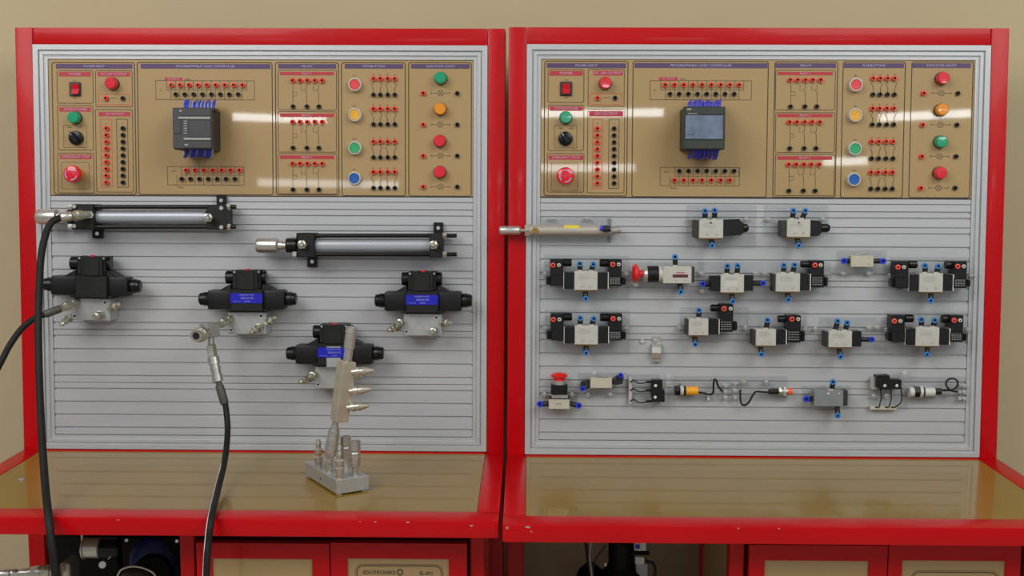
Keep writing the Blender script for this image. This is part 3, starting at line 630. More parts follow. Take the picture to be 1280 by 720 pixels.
hyd_valve('black hydraulic valve with blue label, beside the red post, no hose', 527.5, 377, 0, False, True, [('n', (552, 404, 45), (563, 403, 75)), ('n', (543, 413, 46), (540, 415, 78)), ('n', (503, 402, 46), (497, 404, 78)), ('n', (500, 408, 35), (485, 413, 62))])
hyd_valve('black hydraulic valve with blue label behind the upright square metal bar', 417, 443, 0, True, True, [('n', (393, 468, 46), (388, 470, 78)), ('n', (391, 471, 35), (374, 478, 62)), ('n', (441, 468, 45), (452, 470, 70))])

# hoses, tee fitting
def hose(label, un, pts, r, crimp=None, cpl=None):
    t = thing('hydraulic_hose', label, 'hose', un, pts[-1][0], pts[-1][1], pts[-1][2], 'hydraulic hoses')
    k = D / F
    t.add('rubber_hose', B().tube([t.p(*q) for q in pts], r, 14, 8), 'rubber')
    return t
h1 = hose('long black hose hanging from the tie-rod cylinder down past the table edge', 0, [(82, 271, 100), (72, 273.5, 106), (63, 280, 116), (56, 297, 130), (50.5, 330, 150), (48, 400, 200), (49, 470, 250), (52, 540, 320), (56, 600, 390), (60, 640, 455), (64, 675, 478), (70, 725, 480), (78, 900, 470), (92, 1150, 440), (110, 1280, 420)], .0068)
h1.lathe('crimp_ferrule', (90, 270, 96), (76, 272, 103), [(0, 6), (.05, 6.4), (.9, 6.4), (1, 5.4)], 'steel'); coupler(h1, (112, 268.5, 62), (88, 270, 97), 'swivel_coupler', 1.25)
h1.cyl('stem', (112, 268.5, 58), (112, 268.5, 66), 5, 'steel', n=6)
h3 = hose('short black hose curving from the unlabelled valve off beyond the red post', 0, [(72, 387, 92), (60, 391.5, 98), (45, 397, 106), (28, 410, 120), (12, 432, 140), (0, 455, 158), (-20, 492, 176), (-52, 540, 195), (-80, 600, 212), (-96, 700, 228), (-100, 900, 238), (-92, 1120, 240)], .0062)
h3.lathe('crimp_ferrule', (76, 385.5, 90), (56, 393, 99), [(0, 4.6), (.05, 5.2), (.9, 5.2), (1, 4.6)], 'grey_dark'); coupler(h3, (97, 376, 46), (74, 386.5, 91), 'swivel_coupler', 1.05)
tt = thing('tee_fitting', 'steel tee fitting with open coupler plugged into a labelled valve block', 'fitting', 0, 262, 427, 105)
coupler(tt, (289, 397, 46), (272, 407, 92), 'inlet_coupler', 1.05)
p0 = tt.p(262, 413, 112); s_ = .0135
tb = B(); tb.box((-s_ * .92, -.017, -s_), (s_ * .92, .017, s_), .0025); to = tt.add('tee_body', tb, 'steel'); to.location = p0; to.rotation_euler = (0, 0, R(-38))
coupler(tt, (258, 415, 120), (245, 420, 165), 'open_coupler', 1.85)
tt.cyl('coupler_bore', (245.8, 419.7, 162), (245.2, 419.9, 164.2), 4.4, 'dark_void', n=16)
tt.cyl('outlet_stem', (263.5, 421, 112), (264, 431, 113), 4.2, 'steel', n=12)
h2 = hose('black hose with steel coupler hanging from the tee fitting over the table', 0, [(280, 496, 125), (283, 515, 130), (284.5, 540, 150), (281, 575, 220), (273, 610, 330), (265, 645, 462), (260.5, 680, 480), (258, 725, 485), (255, 900, 480), (245, 1150, 450), (225, 1280, 430)], .0058)
h2.add('white_stripe', B().tube([h2.p(*q) + Vector((-.0054, -.003, 0)) for q in [(282, 575, 222), (273, 610, 330), (265, 645, 462), (260.5, 680, 480), (258, 725, 485)]], .0008, 6, 8), 'print_white')
h2.lathe('swivel_nut', (264, 430, 113), (266, 447, 115), [(0, 4.5), (.1, 6.2), (.85, 6.2), (1, 5)], 'zinc_fit', n=6)
h2.lathe('quick_coupler', (266, 445, 115), (273, 478, 120), [(0, 5.5), (.04, 7.4), (.3, 7.6), (.3, 6.2), (.42, 6.2), (.42, 6.9), (.5, 6.9), (.5, 6.2), (.7, 6.2), (.7, 7.0), (.95, 7.0), (1, 5)], 'steel', n=20)
h2.lathe('crimp_ferrule', (272.5, 476, 120), (281, 505, 127), [(0, 4), (.18, 4), (.2, 5.4), (.5, 5.7), (.97, 5.5), (1, 5)], 'grey_dark')

# ------------------------------------------------------------------ manifold block on the left table with the square bar above it
ft = TAB[0]
fc = ft.flat(421, 619.5); lc = ft.flat(381.5, 594.5); rc = ft.flat(457, 611)
e1 = (lc - fc); e2 = (rc - fc); e1.z = e2.z = 0
L1 = e1.length; ang = math.atan2(e1.y, e1.x); L2 = min(e2.length, .085); u1 = e1.normalized(); u2 = Vector((-u1.y, u1.x, 0)); u2 = u2 if u2.dot(e2) > 0 else -u2
HBk = .026
bl = T('distribution_block', 'silver rectangular manifold block with upright couplers standing on the gold tabletop', 'manifold', ft, (fc.x, fc.y, -.0012))
def at(a, b_, z): return u1 * a + u2 * b_ + Vector((0, 0, z))
bb = B(); q = [at(0, 0, .003), at(L1, 0, .003), at(L1, L2, .003), at(0, L2, .003)]
vs_a = [bb.bm.verts.new(v) for v in q]; vs_b = [bb.bm.verts.new(v + Vector((0, 0, HBk))) for v in q]
bb.bm.faces.new(vs_a[::-1]); bb.bm.faces.new(vs_b)
for k in range(4): bb.bm.faces.new((vs_a[k], vs_a[(k + 1) % 4], vs_b[(k + 1) % 4], vs_b[k]))
bmesh.ops.bevel(bb.bm, geom=bb.bm.edges[:], offset=.0008, segments=1, affect='EDGES')
bl.add('block', bb, 'alu_block')
for a, b_ in ((.008, .008), (L1 - .008, .008), (L1 - .008, L2 - .008), (.008, L2 - .008)):
    v = at(a, b_, 0); bl.add('foot', B().cyl(v, v + Vector((0, 0, .004)), .005, n=12), 'plastic_white')
v = at(L1 * .5, 0, .014); bl.add('side_hole', B().cyl(v - u2 * .0006, v + u2 * .001, .0018, n=10), 'dark_void')
def up_fit(px, py, ptop, kind, s=1.):
    # foot of the fitting on the block's top face, its height from the photograph
    o = ft.flat(px, py, HBk + .0018)
    K = (D + o.y) / F
    h = (py - ptop) * K * 1.005
    b0 = o - bl.ref; k = K
    if kind == 'n':
        ob = bl.add('nipple', B().lathe(b0, (0, 0, 1), [(0, 4.4 * k * s), (h * .18, 4.4 * k * s), (h * .2, 5.4 * k * s), (h * .38, 5.4 * k * s), (h * .42, 4 * k * s), (h * .5, 4 * k * s), (h * .52, 5.6 * k * s), (h * .66, 5.6 * k * s), (h * .72, 3.2 * k * s), (h * .86, 3.2 * k * s), (h * .88, 3.9 * k * s), (h, 3 * k * s)], 14), 'zinc_fit')
    else:
        ob = bl.add('coupler', B().lathe(b0, (0, 0, 1), [(0, 4.6 * k * s), (h * .25, 4.6 * k * s), (h * .27, 6.6 * k * s), (h * .66, 6.9 * k * s), (h * .68, 6.2 * k * s), (h * .72, 6.2 * k * s), (h * .74, 7.4 * k * s), (h, 7.4 * k * s), (h, 4.5 * k * s), (h * .93, 4.2 * k * s)], 20), 'steel')
        bl.add('sleeve', B().cyl(b0 + Vector((0, 0, h * .34)), b0 + Vector((0, 0, h * .58)), 7.2 * k * s, n=20, ch=.0006), 'zinc_fit', ob)
    return o, h
up_fit(398.5, 584, 548, 'n', 1.0); up_fit(424.5, 598, 562, 'n', 1.05); up_fit(432.5, 586, 543, 'c', .95); up_fit(444, 594, 549, 'c', 1.0)
o, h = up_fit(411.5, 590, 566, 'n', 1.0)
dB = -o.y * 1000                                  # the bar stands over this fitting
fb = Fr(ft.M)
bar = T('manifold_bar', 'square metal manifold bar leaning upright on a coupler of the silver block', 'manifold', fb, fb.unp(412, 584, dB))
bar.lathe('bottom_coupler', (412, 574, dB), (419.5, 527, dB), [(0, 4.2), (.1, 4.2), (.1, 6.6), (.17, 7.0), (.17, 8.4), (.34, 8.4), (.34, 7.7), (.38, 7.7), (.38, 8.2), (.6, 8.0), (.6, 7.2), (.64, 7.2), (.64, 7.7), (.78, 7.2), (.78, 5.2), (.88, 5.2), (.88, 4.2), (1, 4.2)], 'steel', n=22)
p0 = bar.p(424, 526, dB); p1 = bar.p(433.5, 451.5, dB); dd = (p1 - p0); Lb = dd.length
hb = .0130; bb = B(); bb.box((-hb, -hb, 0), (hb, hb, Lb), .001)
bo = bar.add('square_bar', bb, 'bar_metal'); bo.location = p0
bo.rotation_euler = (Matrix.Rotation(math.atan2(dd.x, dd.z), 4, 'Y') @ Matrix.Rotation(R(37), 4, 'Z')).to_euler()
bar.lathe('top_coupler', (434, 453, dB), (439.5, 409, dB), [(0, 4), (.08, 4), (.08, 5.6), (.4, 5.6), (.4, 6.8), (.62, 7.0), (.62, 6.5), (.66, 6.5), (.66, 7.1), (.8, 7.1), (.8, 6.4), (.84, 6.4), (.84, 7.7), (1, 7.3), (1, 4.5), (.95, 4.2)], 'chrome', n=22)
for (a, b_) in (((440, 465), (467, 463)), ((437, 489), (465, 486)), ((434, 509.5), (461, 507))):
    bar.lathe('side_nipple', (a[0], a[1], dB + 4), (b_[0], b_[1], dB + 8), [(0, 3.6), (.2, 3.6), (.2, 5.8), (.38, 5.8), (.38, 4.4), (.46, 4.4), (.46, 5.6), (.6, 5.2), (.95, 2.3), (1, 2)], 'zinc_fit', n=14)

# ------------------------------------------------------------------ pneumatic board
def acrylic(t, x0, y0, x1, y1, bolts=()):
    t.box('acrylic_plate', x0, y0, x1, y1, FACE + .4, 0, 'acrylic', .5)
    for bx, by in bolts:
        o = t.cyl('bolt', (bx, by, 0), (bx, by, 5), 2.6, 'chrome', n=12)
        a = t.p(bx, by, 4); k = t.k(4)
        t.add('wing', B().box((a.x - 4.6 * k, -t.ref.y - .004, a.z - .9 * k), (a.x + 4.6 * k, -t.ref.y - .008, a.z + .9 * k), .0005), 'chrome', o)
def fit(t, base, ring, d0=24, d1=42, deep=False, r=3.7):
    o = t.tube('push_in_fitting', [(base[0], base[1], d0), ((base[0] + ring[0] * 2) / 3, (base[1] + ring[1] * 2) / 3, d0 + 2), (ring[0], ring[1], d0 + 7), (ring[0], ring[1], d1 - 3)], 3.3, 'fit_black', n=12, step=4)
    a = t.p(ring[0], ring[1], d1); k = t.k(d1); a.y = -t.ref.y - (d1 - 4) / 1000
    t.add('collet', B().lathe(a, (0, -1, 0), [(0, r * k), (.003, r * k), (.004, r * .9 * k), (.004, r * .5 * k), (.001, r * .46 * k)], 16), 'collet_deep' if deep else 'collet_blue', o)
    h = t.add('tube_hole', B().cyl(a + Vector((0, -.0008, 0)), a + Vector((0, -.0016, 0)), r * .5 * k, n=12), 'dark_void', o)
    return o
def vbody(t, x0, y0, x1, y1, m='valve_silver', d1=40, marks=True):
    o = t.box('valve_body', x0, y0, x1, y1, 6, d1, m, 1)
    if marks:
        w_ = x1 - x0; h = y1 - y0
        for fx in (.32, .7): t.cyl('body_screw', (x0 + w_ * fx, y1 - h * .22, d1), (x0 + w_ * fx, y1 - h * .22, d1 + .8), 1.5, 'steel', n=10, parent=o)
        for fy, fw in ((.2, .45), (.3, .6), (.4, .5)):
            q = t.p(x0 + w_ * .42, y0 + h * fy, d1); k = t.k(d1); b = B(); b.box((q.x - w_ * fw * k / 2, q.y, q.z - .35 * k), (q.x + w_ * fw * k / 2, q.y - .0001, q.z + .35 * k)); t.add('print', b, 'plc_strip', o)
    return o
def coil(t, x0, x1, yt, ym, yb, side, knob, btns, label=False, nub=True, white_first=False):
    o = t.box('solenoid_coil', x0, ym, x1, yb, 6, 40, 'coil_black', 1.2)
    t.box('plug_housing', x0, yt, x1, ym + .5, 6, 38, 'coil_black', 1.2, parent=o)
    if nub: t.box('manual_override', x1 if side > 0 else x0 - 5, ym + 2, x1 + 5 if side > 0 else x0, yb - 1.5, 12, 34, 'gloss_black', 2, parent=o)
    ky = (knob[1] + knob[3]) / 2
    t.cyl('cable_gland', (knob[0], ky, 22), (knob[2], ky, 22), (knob[3] - knob[1]) / 2, 'gloss_black', n=16, ch=.8, parent=o)
    for (bx, by), m in zip(btns, ('lamp_red', 'plastic_white')):
        a = t.p(bx, by, 41); k = t.k(41); r = 3.2 if m == 'lamp_red' else 2.4
        t.add('red_socket' if m == 'lamp_red' else 'white_socket', B().lathe((a.x, -t.ref.y - .038, a.z), (0, -1, 0), [(0, r * k), (.003, r * k), (.0035, r * .8 * k), (.0035, r * .45 * k), (.001, r * .4 * k)], 14), m, o)
        t.add('socket_hole', B().cyl((a.x, -t.ref.y - .0388, a.z), (a.x, -t.ref.y - .0394, a.z), r * .46 * k, n=10), 'dark_void', o)
    if label:
        for r_ in range(4):
            for c_ in range(4):
                xx = x0 + 1.5 + c_ * (x1 - x0 - 3) / 4; yy = ym + 2.2 + r_ * (yb - ym - 3.6) / 4
                t.box('print', xx, yy, xx + (x1 - x0 - 3) / 4 * .7, yy + .8, 40, 40.1, 'plc_strip', 0, parent=o)
def double_solenoid(label, bx, by):
    t = thing('solenoid_valve', label, 'valve', 1, bx, by + 27, FACE, 'double solenoid pneumatic valves')
    X = lambda a: bx + a; Y = lambda a: by + a
    acrylic(t, X(-52), Y(-32), X(54), Y(24), [(X(-51.5), Y(-9)), (X(50.5), Y(-9))])
    vbody(t, X(-14.5), Y(-12), X(14.5), Y(12)); t.box('port_plate', X(-13), Y(12), X(13), Y(13.4), 10, 36, 'brass', .4)
    for s in (-1, 1):
        t.box('spacer', X(s * 14.6), Y(-10), X(s * 27.3), Y(10), 6, 37, 'coil_black', .8); t.box('gasket', X(s * 27.4), Y(-10.5), X(s * 28.3), Y(10.3), 6, 38.5, 'plastic_white', .1)
    coil(t, X(-44.5), X(-28.5), Y(-27), Y(-7), Y(6.7), -1, (X(-29), Y(-28), X(-18), Y(-18)), [(X(-41.3), Y(-19.5)), (X(-33.8), Y(-19.5))])
    coil(t, X(28.5), X(44.5), Y(-27), Y(-6), Y(6.7), 1, (X(17), Y(-27.5), X(29), Y(-17.5)), [(X(33.5), Y(-20.5)), (X(41), Y(-20.5))], True)
    fit(t, (X(-7.8), Y(-11)), (X(-7.5), Y(-21.3))); fit(t, (X(6), Y(-11)), (X(9.3), Y(-20.6))); fit(t, (X(-.5), Y(12)), (X(-.2), Y(22.4)))
    for fx in (-8, 6.5): t.box('port_seat', X(fx - 3), Y(-13.5), X(fx + 3), Y(-11.5), 12, 34, 'valve_silver', .3)
double_solenoid('pneumatic valve with two black coils, beside the red mushroom plunger valve', 732.5, 351)
double_solenoid('pneumatic valve with two black coils, above the red mushroom button', 733, 419)
double_solenoid('pneumatic valve with two black coils, beside the red post below the hand valves', 1164, 353.5)
double_solenoid('pneumatic valve with two black coils, above the microswitch with three looped wires', 1159.5, 421)
def finish_tops(t, tops, y0, bot, y1):
    for (a, b_) in tops: fit(t, (a[0], y0 + 1), b_); t.box('port_seat', a[0] - 3, y0 - 1.6, a[0] + 3, y0 + .4, 12, 34, 'valve_silver', .3)
    for (a, b_) in bot: fit(t, (a[0], y1 - 1), b_)
t = thing('hand_valve', 'silver pneumatic hand valve with long black tapered actuator under the gold panel', 'valve', 1, 888, 310, FACE, 'spring return hand valves')
acrylic(t, 858, 256, 945, 310, [(864, 274), (933, 274)])
vbody(t, 874, 274.5, 904, 298); t.box('spacer', 868, 275, 874, 297, 6, 37, 'plc_dark', .8); t.box('port_plate', 874, 298, 903, 299.3, 10, 36, 'brass', .3)
t.poly('actuator', [(904, 274.5), (925, 273.8), (926, 277), (930, 279), (930, 291), (926, 294), (904, 295)], 6, 38, 'coil_black', .8); t.lathe('plunger', (920, 285, 24), (935.5, 285, 24), [(0, 6), (.6, 6), (.9, 5), (1, 3)], 'gloss_black')
t.cyl('dot', (888.5, 278.5, 40), (888.5, 278.5, 40.3), 1.2, 'dark_void', n=10)
finish_tops(t, [((881, 0), (881.5, 263.8)), ((893, 0), (893.5, 263))], 274.5, [((889, 0), (890.3, 307))], 298)
t = thing('hand_valve', 'silver pneumatic hand valve with short round black knob under the gold panel', 'valve', 1, 1000, 310, FACE, 'spring return hand valves')
acrylic(t, 955, 256, 1035, 296, [(960, 274), (1029, 274)])
vbody(t, 984, 274, 1013, 296.5); t.box('spacer', 976.5, 275.5, 984, 296, 6, 37, 'plc_dark', .8); t.box('port_plate', 984, 296.5, 1012, 298, 10, 36, 'brass', .3)
t.poly('actuator', [(1013, 275), (1024, 276), (1027, 279), (1027, 291), (1023, 295), (1013, 295)], 6, 38, 'coil_black', .8); t.lathe('knob', (1022, 285, 24), (1037, 285, 24), [(0, 5), (.2, 5.6), (.8, 5.6), (1, 3.5)], 'gloss_black')
t.cyl('dot', (998.5, 278.5, 40), (998.5, 278.5, 40.3), 1.2, 'dark_void', n=10)
finish_tops(t, [((990, 0), (992, 263.3)), ((1002, 0), (1007, 263.5))], 274, [((996, 0), (998.7, 307))], 296.5)
# pneumatic cylinder
t = thing('pneumatic_cylinder', 'slim stainless pneumatic cylinder with yellow label, rod end over the red post', 'cylinder', 1, 715, 304)
acrylic(t, 662, 272.5, 764, 304, [(690, 273.5), (734, 273.5)])
t.box('end_bracket', 657.5, 279, 661.5, 303, FACE, 34, 'acrylic', .5); t.box('end_bracket', 760.5, 272, 765.5, 303.5, FACE, 34, 'acrylic', .5)
t.cyl('barrel', (661, 288, 20), (764, 288, 20), 6.9, 'tube_steel', n=28); t.cyl('front_nut', (656, 288, 20), (662, 288, 20), 8, 'tube_steel', n=6)
t.cyl('piston_rod', (648, 288, 20), (658, 288, 20), 2.2, 'chrome', n=14)
t.lathe('rod_end', (624, 288, 20), (651, 288, 20), [(0, 4), (.03, 5), (.1, 5.8), (.85, 5.8), (.95, 4.6), (1, 3)], 'chrome', n=24)
t.cyl('brass_plug', (669, 288, 28), (669, 288, 34), 3.8, 'brass', n=14); t.cyl('rear_cap', (764, 288, 20), (776, 287, 20), 5.2, 'steel', n=20, ch=.5)
k = t.k(20); q = t.p(714.5, 288, 20)
lb = B(); r_ = 7.0 * k
for s in range(6):
    a0, a1 = R(25 + s * 9), R(34 + s * 9)
    lb.quad([(q.x - 9.5 * k, q.y - r_ * math.cos(a0), q.z + r_ * math.sin(a0)), (q.x + 9.5 * k, q.y - r_ * math.cos(a0), q.z + r_ * math.sin(a0)), (q.x + 9.5 * k, q.y - r_ * math.cos(a1), q.z + r_ * math.sin(a1)), (q.x - 9.5 * k, q.y - r_ * math.cos(a1), q.z + r_ * math.sin(a1))])
t.add('yellow_label', lb, 'label_yellow')
o = t.cyl('elbow_fitting', (758, 286, 22), (757, 286, 38), 4.6, 'fit_black', n=14); t.cyl('elbow_arm', (754, 286, 34), (763, 286, 34), 4.2, 'fit_black', n=14, parent=o); t.cyl('collet', (750.5, 285, 34), (754, 285.3, 34), 3.4, 'collet_deep', n=14, parent=o)
for s in range(5): t.box('print', 708 + s * 4, 290.2, 710.5 + s * 4, 291.2, 29.6, 29.9, 'plc_dark', 0)
# mushroom plunger valve
t = thing('plunger_valve', 'silver pneumatic valve with sideways red mushroom plunger and dark red label', 'valve', 1, 835, 370)
acrylic(t, 786, 328, 880, 366, [(795, 356), (877, 342)])
t.lathe('mushroom_head', (790, 341.5, 24), (798.5, 341.5, 24), [(0, 5), (.08, 9), (.35, 11.6), (.7, 11.6), (.95, 9), (1, 4)], 'knob_red', n=24); t.cyl('red_stem', (798, 342, 24), (804, 342, 24), 4.6, 'knob_red')
t.lathe('collar', (803, 343, 24), (810, 343, 24), [(0, 6), (.1, 7.5), (.5, 9.4), (1, 9.4)], 'chrome', n=24); t.cyl('black_ring', (809, 342.5, 24), (823, 342.5, 24), 10.3, 'coil_black', n=24, ch=.6); t.cyl('collar', (823, 342.5, 24), (829, 342.5, 24), 9.8, 'valve_silver', n=24)
vbody(t, 829, 333, 864.5, 354.5, marks=False); t.box('end_plate', 864.6, 333.5, 868, 353.5, 6, 37, 'plc_dark', .6)
t.box('dark_label', 841, 343, 860, 347, 40, 40.4, 'maroon', .1); t.box('print', 846, 340.3, 856, 341.5, 40, 40.2, 'print_red', 0)
for sx in (845, 857): t.cyl('body_screw', (sx, 350, 40), (sx, 350, 40.8), 1.5, 'steel', n=10)
finish_tops(t, [((844, 0), (844, 321.3))], 333, [((849.5, 0), (851, 365))], 354.5)
# double pilot valve
t = thing('pilot_valve', 'silver double air-pilot valve with blue fittings at both ends', 'valve', 1, 915, 380)
acrylic(t, 873, 327, 955, 368, [(945, 342), (877.5, 364)])
vbody(t, 901, 343, 930, 366); t.box('port_plate', 902, 366, 929, 367.4, 10, 36, 'brass', .3)
t.box('end_cap', 888.5, 345, 901, 364, 6, 37, 'coil_black', .8); t.box('end_cap', 930, 344.3, 941.5, 363.7, 6, 37, 'coil_black', .8); t.box('print_panel', 906.5, 350.5, 921, 358, 40, 40.3, 'plastic_white', .1)
fit(t, (889, 355), (878.7, 355), deep=True); fit(t, (941, 354.2), (954, 354.2), deep=True)
finish_tops(t, [((908, 0), (909.5, 332.6)), ((921, 0), (922.3, 332.2))], 343, [((914, 0), (916.2, 376.8))], 366)
# single solenoid valves
def single_solenoid(label, left, x0, x1, y0, y1, sp, coilx, yt, ym, yb, knob, btns, tops, bot, plate, bolts):
    t = thing('solenoid_valve', label, 'valve', 1, (x0 + x1) / 2, y1 + 14, FACE, 'single solenoid pneumatic valves')
    acrylic(t, *plate, bolts)
    vbody(t, x0, y0, x1, y1); t.box('end_plate', left, y0 + 1, x0, y1 - 1, 6, 37, 'plc_dark', .6); t.box('port_plate', x0 + 2, y1, x1 - 2, y1 + 1.3, 10, 36, 'brass', .3)
    t.box('spacer', x1, y0 + 1.2, sp, y1 - 2, 6, 37, 'coil_black', .8); t.box('gasket', sp, y0 + 1, sp + .9, y1 - 1.8, 6, 38.5, 'plastic_white', .1)
    coil(t, coilx[0], coilx[1], yt, ym, yb, 1, knob, btns, True)
    finish_tops(t, tops, y0, bot, y1)
single_solenoid('single-coil pneumatic valve with two top fittings, level with the double air-pilot valve', 966.5, 970, 1000, 341.5, 365, 1012.6, (1014, 1030), 326, 344.5, 359.5, (1000.5, 326, 1014, 334.5), [(1019, 331.5), (1026, 331.5)], [((979, 0), (980, 331.8)), ((990, 0), (993.5, 331.2))], [((984, 0), (985.7, 374.7))], (957, 327, 1038, 369), [(956, 342), (1033, 342)])
single_solenoid('single-coil pneumatic valve with one top fitting, beside the bent silver clip', 858, 861, 885.5, 398.3, 419.5, 898.6, (900, 916.5), 380.5, 400, 415, (888, 380.5, 901, 389.5), [(905.3, 386), (913.5, 386)], [((873, 0), (874, 388))], [((868, 0), (869.5, 430.8))], (850, 384, 935, 424), [(849, 410), (932, 410)])
single_solenoid('single-coil pneumatic valve with one top fitting, above the orange-tipped sensor', 941, 945, 970, 411.5, 432.5, 982.6, (984, 1001), 394.3, 412.5, 428.5, (972, 394, 985.5, 403), [(990.2, 399), (998, 399)], [((957, 0), (959.7, 400.2))], [((950, 0), (952, 443))], (934, 388, 1008, 432), [(1007, 411), (1019, 411)])
# single pilot valve
t = thing('pilot_valve', 'silver air-pilot valve with one blue end fitting, above the grey logic valve', 'valve', 1, 1050, 449)
acrylic(t, 1024, 397, 1096, 437, [(1086.5, 410), (1097, 410)])
vbody(t, 1036, 413.5, 1065, 434.5); t.box('end_plate', 1032, 414.5, 1036, 433.5, 6, 37, 'plc_dark', .6); t.box('end_cap', 1065, 414, 1076.7, 433.3, 6, 37, 'coil_black', .8); t.box('port_plate', 1037, 434.5, 1064, 435.8, 10, 36, 'brass', .3)
fit(t, (1076, 424), (1090, 424.5), deep=True)
finish_tops(t, [((1043, 0), (1047.3, 401.5)), ((1056, 0), (1059.3, 403.5))], 413.5, [((1048, 0), (1051, 446))], 434.5)
# lever valves
t = thing('lever_valve', 'small ivory lever valve with straight blue fittings beneath the slim hand valves', 'valve', 1, 1078, 342, FACE, 'lever valves')
acrylic(t, 1046, 313, 1108, 345, [(1054, 342), (1086, 342)])
vbody(t, 1064, 319.5, 1092, 334, 'valve_ivory', 30, False)
for sx, sy in ((1068, 330), (1086, 330), (1087, 322)): t.cyl('body_screw', (sx, sy, 30), (sx, sy, 30.7), 1.4, 'steel', n=10)
lv = t.poly('lever', [(1069, 318.6), (1069, 317.2), (1088, 311.8), (1090, 312), (1089.5, 313.5), (1071, 319)], 16, 26, 'chrome'); t.cyl('roller', (1088.5, 312.6, 14), (1088.5, 312.6, 28), 2, 'chrome', n=14, parent=lv)
fit(t, (1064, 326.3), (1055.5, 326.2), 18, 34, True, 4); fit(t, (1092, 326.3), (1104.3, 326.5), 18, 34, True, 4)
t = thing('lever_valve', 'small ivory lever valve with angled fittings beside the red mushroom button', 'valve', 1, 752, 494, FACE, 'lever valves')
acrylic(t, 722, 466, 785, 497, [(735, 493.5), (763, 493.5)])
vbody(t, 738, 472.5, 765, 485.5, 'valve_ivory', 30, False)
for sx, sy in ((742, 482), (762, 474.5), (761, 483)): t.cyl('body_screw', (sx, sy, 30), (sx, sy, 30.7), 1.4, 'steel', n=10)
lv = t.poly('lever', [(741.5, 465), (757, 469.8), (762, 472), (757, 471.5), (741.5, 467)], 16, 26, 'chrome'); t.cyl('roller', (743, 465.7, 14), (743, 465.7, 28), 2.4, 'chrome', n=14, parent=lv)
fit(t, (739, 479), (728.3, 486), 18, 32, True, 3.5); fit(t, (764, 478), (776, 469.5), 18, 32, True, 3.5)
t.poly('elbow', [(727, 477), (737, 474.5), (738, 480.5), (731, 485), (725, 484.5)], 12, 24, 'fit_black', .6); t.poly('elbow', [(767, 475), (773, 470), (780, 471), (778, 480), (768, 481.5)], 12, 24, 'fit_black', .6)
# bent clip
t = thing('spring_clip', 'small bent silver metal clip on the slotted board', 'clip', 1, 821, 452)
q = [t.p(820, y, d) for y, d in ((420.5, -3.5), (428, -3.5), (429.5, 4), (434, 9), (441, 11), (446, 9), (447.5, 2), (450, 0), (452.5, 4))]
k = t.k(0); b = B(); wds = 5.6 * k
fr_, bk_ = [], []
for v in q: fr_.append([b.bm.verts.new((v.x + s * wds + .001, v.y - .0006, v.z)) for s in (-1, 1)]); bk_.append([b.bm.verts.new((v.x + s * wds + .001, v.y + .0006, v.z)) for s in (-1, 1)])
for a, c, a2, c2 in zip(fr_, fr_[1:], bk_, bk_[1:]):
    b.bm.faces.new((a[0], a[1], c[1], c[0])); b.bm.faces.new((a2[1], a2[0], c2[0], c2[1])); b.bm.faces.new((a[0], c[0], c2[0], a2[0])); b.bm.faces.new((a[1], a2[1], c2[1], c[1]))
t.add('bent_strip', b, 'chrome'); t.cyl('bolt', (819.5, 424.8, -3), (819.5, 424.8, 1), 2.2, 'steel', n=10); t.cyl('bolt', (803, 426.5, -4), (803, 426.5, 1), 2.6, 'chrome', n=10)
# mushroom button with valve
t = thing('button_valve', 'upright red mushroom button above a small white valve', 'valve', 1, 699, 513)
acrylic(t, 676, 488, 722, 514, [(680.5, 493), (715, 493)])
t.lathe('mushroom_head', (699, 476, 22), (699, 465.7, 22), [(0, 7), (.4, 7.4), (.5, 10.5), (.72, 10.8), (.9, 8.5), (1, 4)], 'knob_red', n=24); t.cyl('collar', (699, 482, 22), (699, 475.5, 22), 9, 'chrome', n=24)
t.box('black_base', 689, 481.5, 709.5, 493.2, 6, 38, 'coil_black', 1); t.box('bracket', 689.5, 493.2, 710, 498, 6, 34, 'steel', .5); vbody(t, 686, 498, 712, 511.7, 'valve_ivory', 30, False); t.box('top_edge', 686, 497.5, 712, 499, 6, 31, 'plc_dark', .2)
t.box('print', 695, 503.5, 702, 506, 30, 30.2, 'plc_strip', 0)
fit(t, (687, 504.5), (675, 505.3), 18, 34, True, 4); fit(t, (711, 504), (723.5, 507.3), 18, 34, True, 4)
# limit switches
t = thing('limit_switch', 'black limit switch with three wires running to side terminals', 'switch', 1, 808, 506, FACE, 'wired limit switches')
acrylic(t, 783.5, 468, 824, 505.5, [])
t.poly('switch_body', [(815.5, 475), (828, 475), (828, 487.5), (831, 488.3), (831, 502.7), (816, 502.5), (814, 490)], 4, 24, 'coil_black', .6)
for sx, sy in ((819.5, 482), (819, 496.5)): t.cyl('mounting_screw', (sx, sy, 24), (sx, sy, 24.8), 2, 'plastic_white', n=12)
t.box('terminal_strip', 786, 472, 790, 505, 0, 8, 'terminal', .5)
for a, c in (((790.5, 475.5), 477.7), ((790.5, 486), 488.3), ((790.5, 499.5), 502)):
    t.tube('wire', [(788, a[1] + 2, 9), (792, a[1], 13), (798, a[1] + 3.5, 15), (805, c + 1, 14), (811, c, 13), (818, c, 12)], .8, 'rubber'); t.box('crimp', 808, c - 1.3, 815, c + 1.3, 9, 16, 'coil_black', .5)
lv = t.poly('lever', [(830, 489), (833.2, 473), (834.2, 473), (831.3, 489)], 10, 18, 'chrome'); t.cyl('roller', (835.5, 469.5, 10), (835.5, 469.5, 18), 2.6, 'chrome', n=14, parent=lv)
t = thing('limit_switch', 'black microswitch with three wires looping down to a white strip', 'switch', 1, 1110, 513, FACE, 'wired limit switches')
acrylic(t, 1088, 472, 1135, 512, [(1092, 495), (1108, 495)])
t.poly('switch_body', [(1096, 469.5), (1112, 469), (1112.5, 474.5), (1127, 475), (1127, 486), (1113.5, 487), (1096, 485)], 4, 26, 'coil_black', .6)
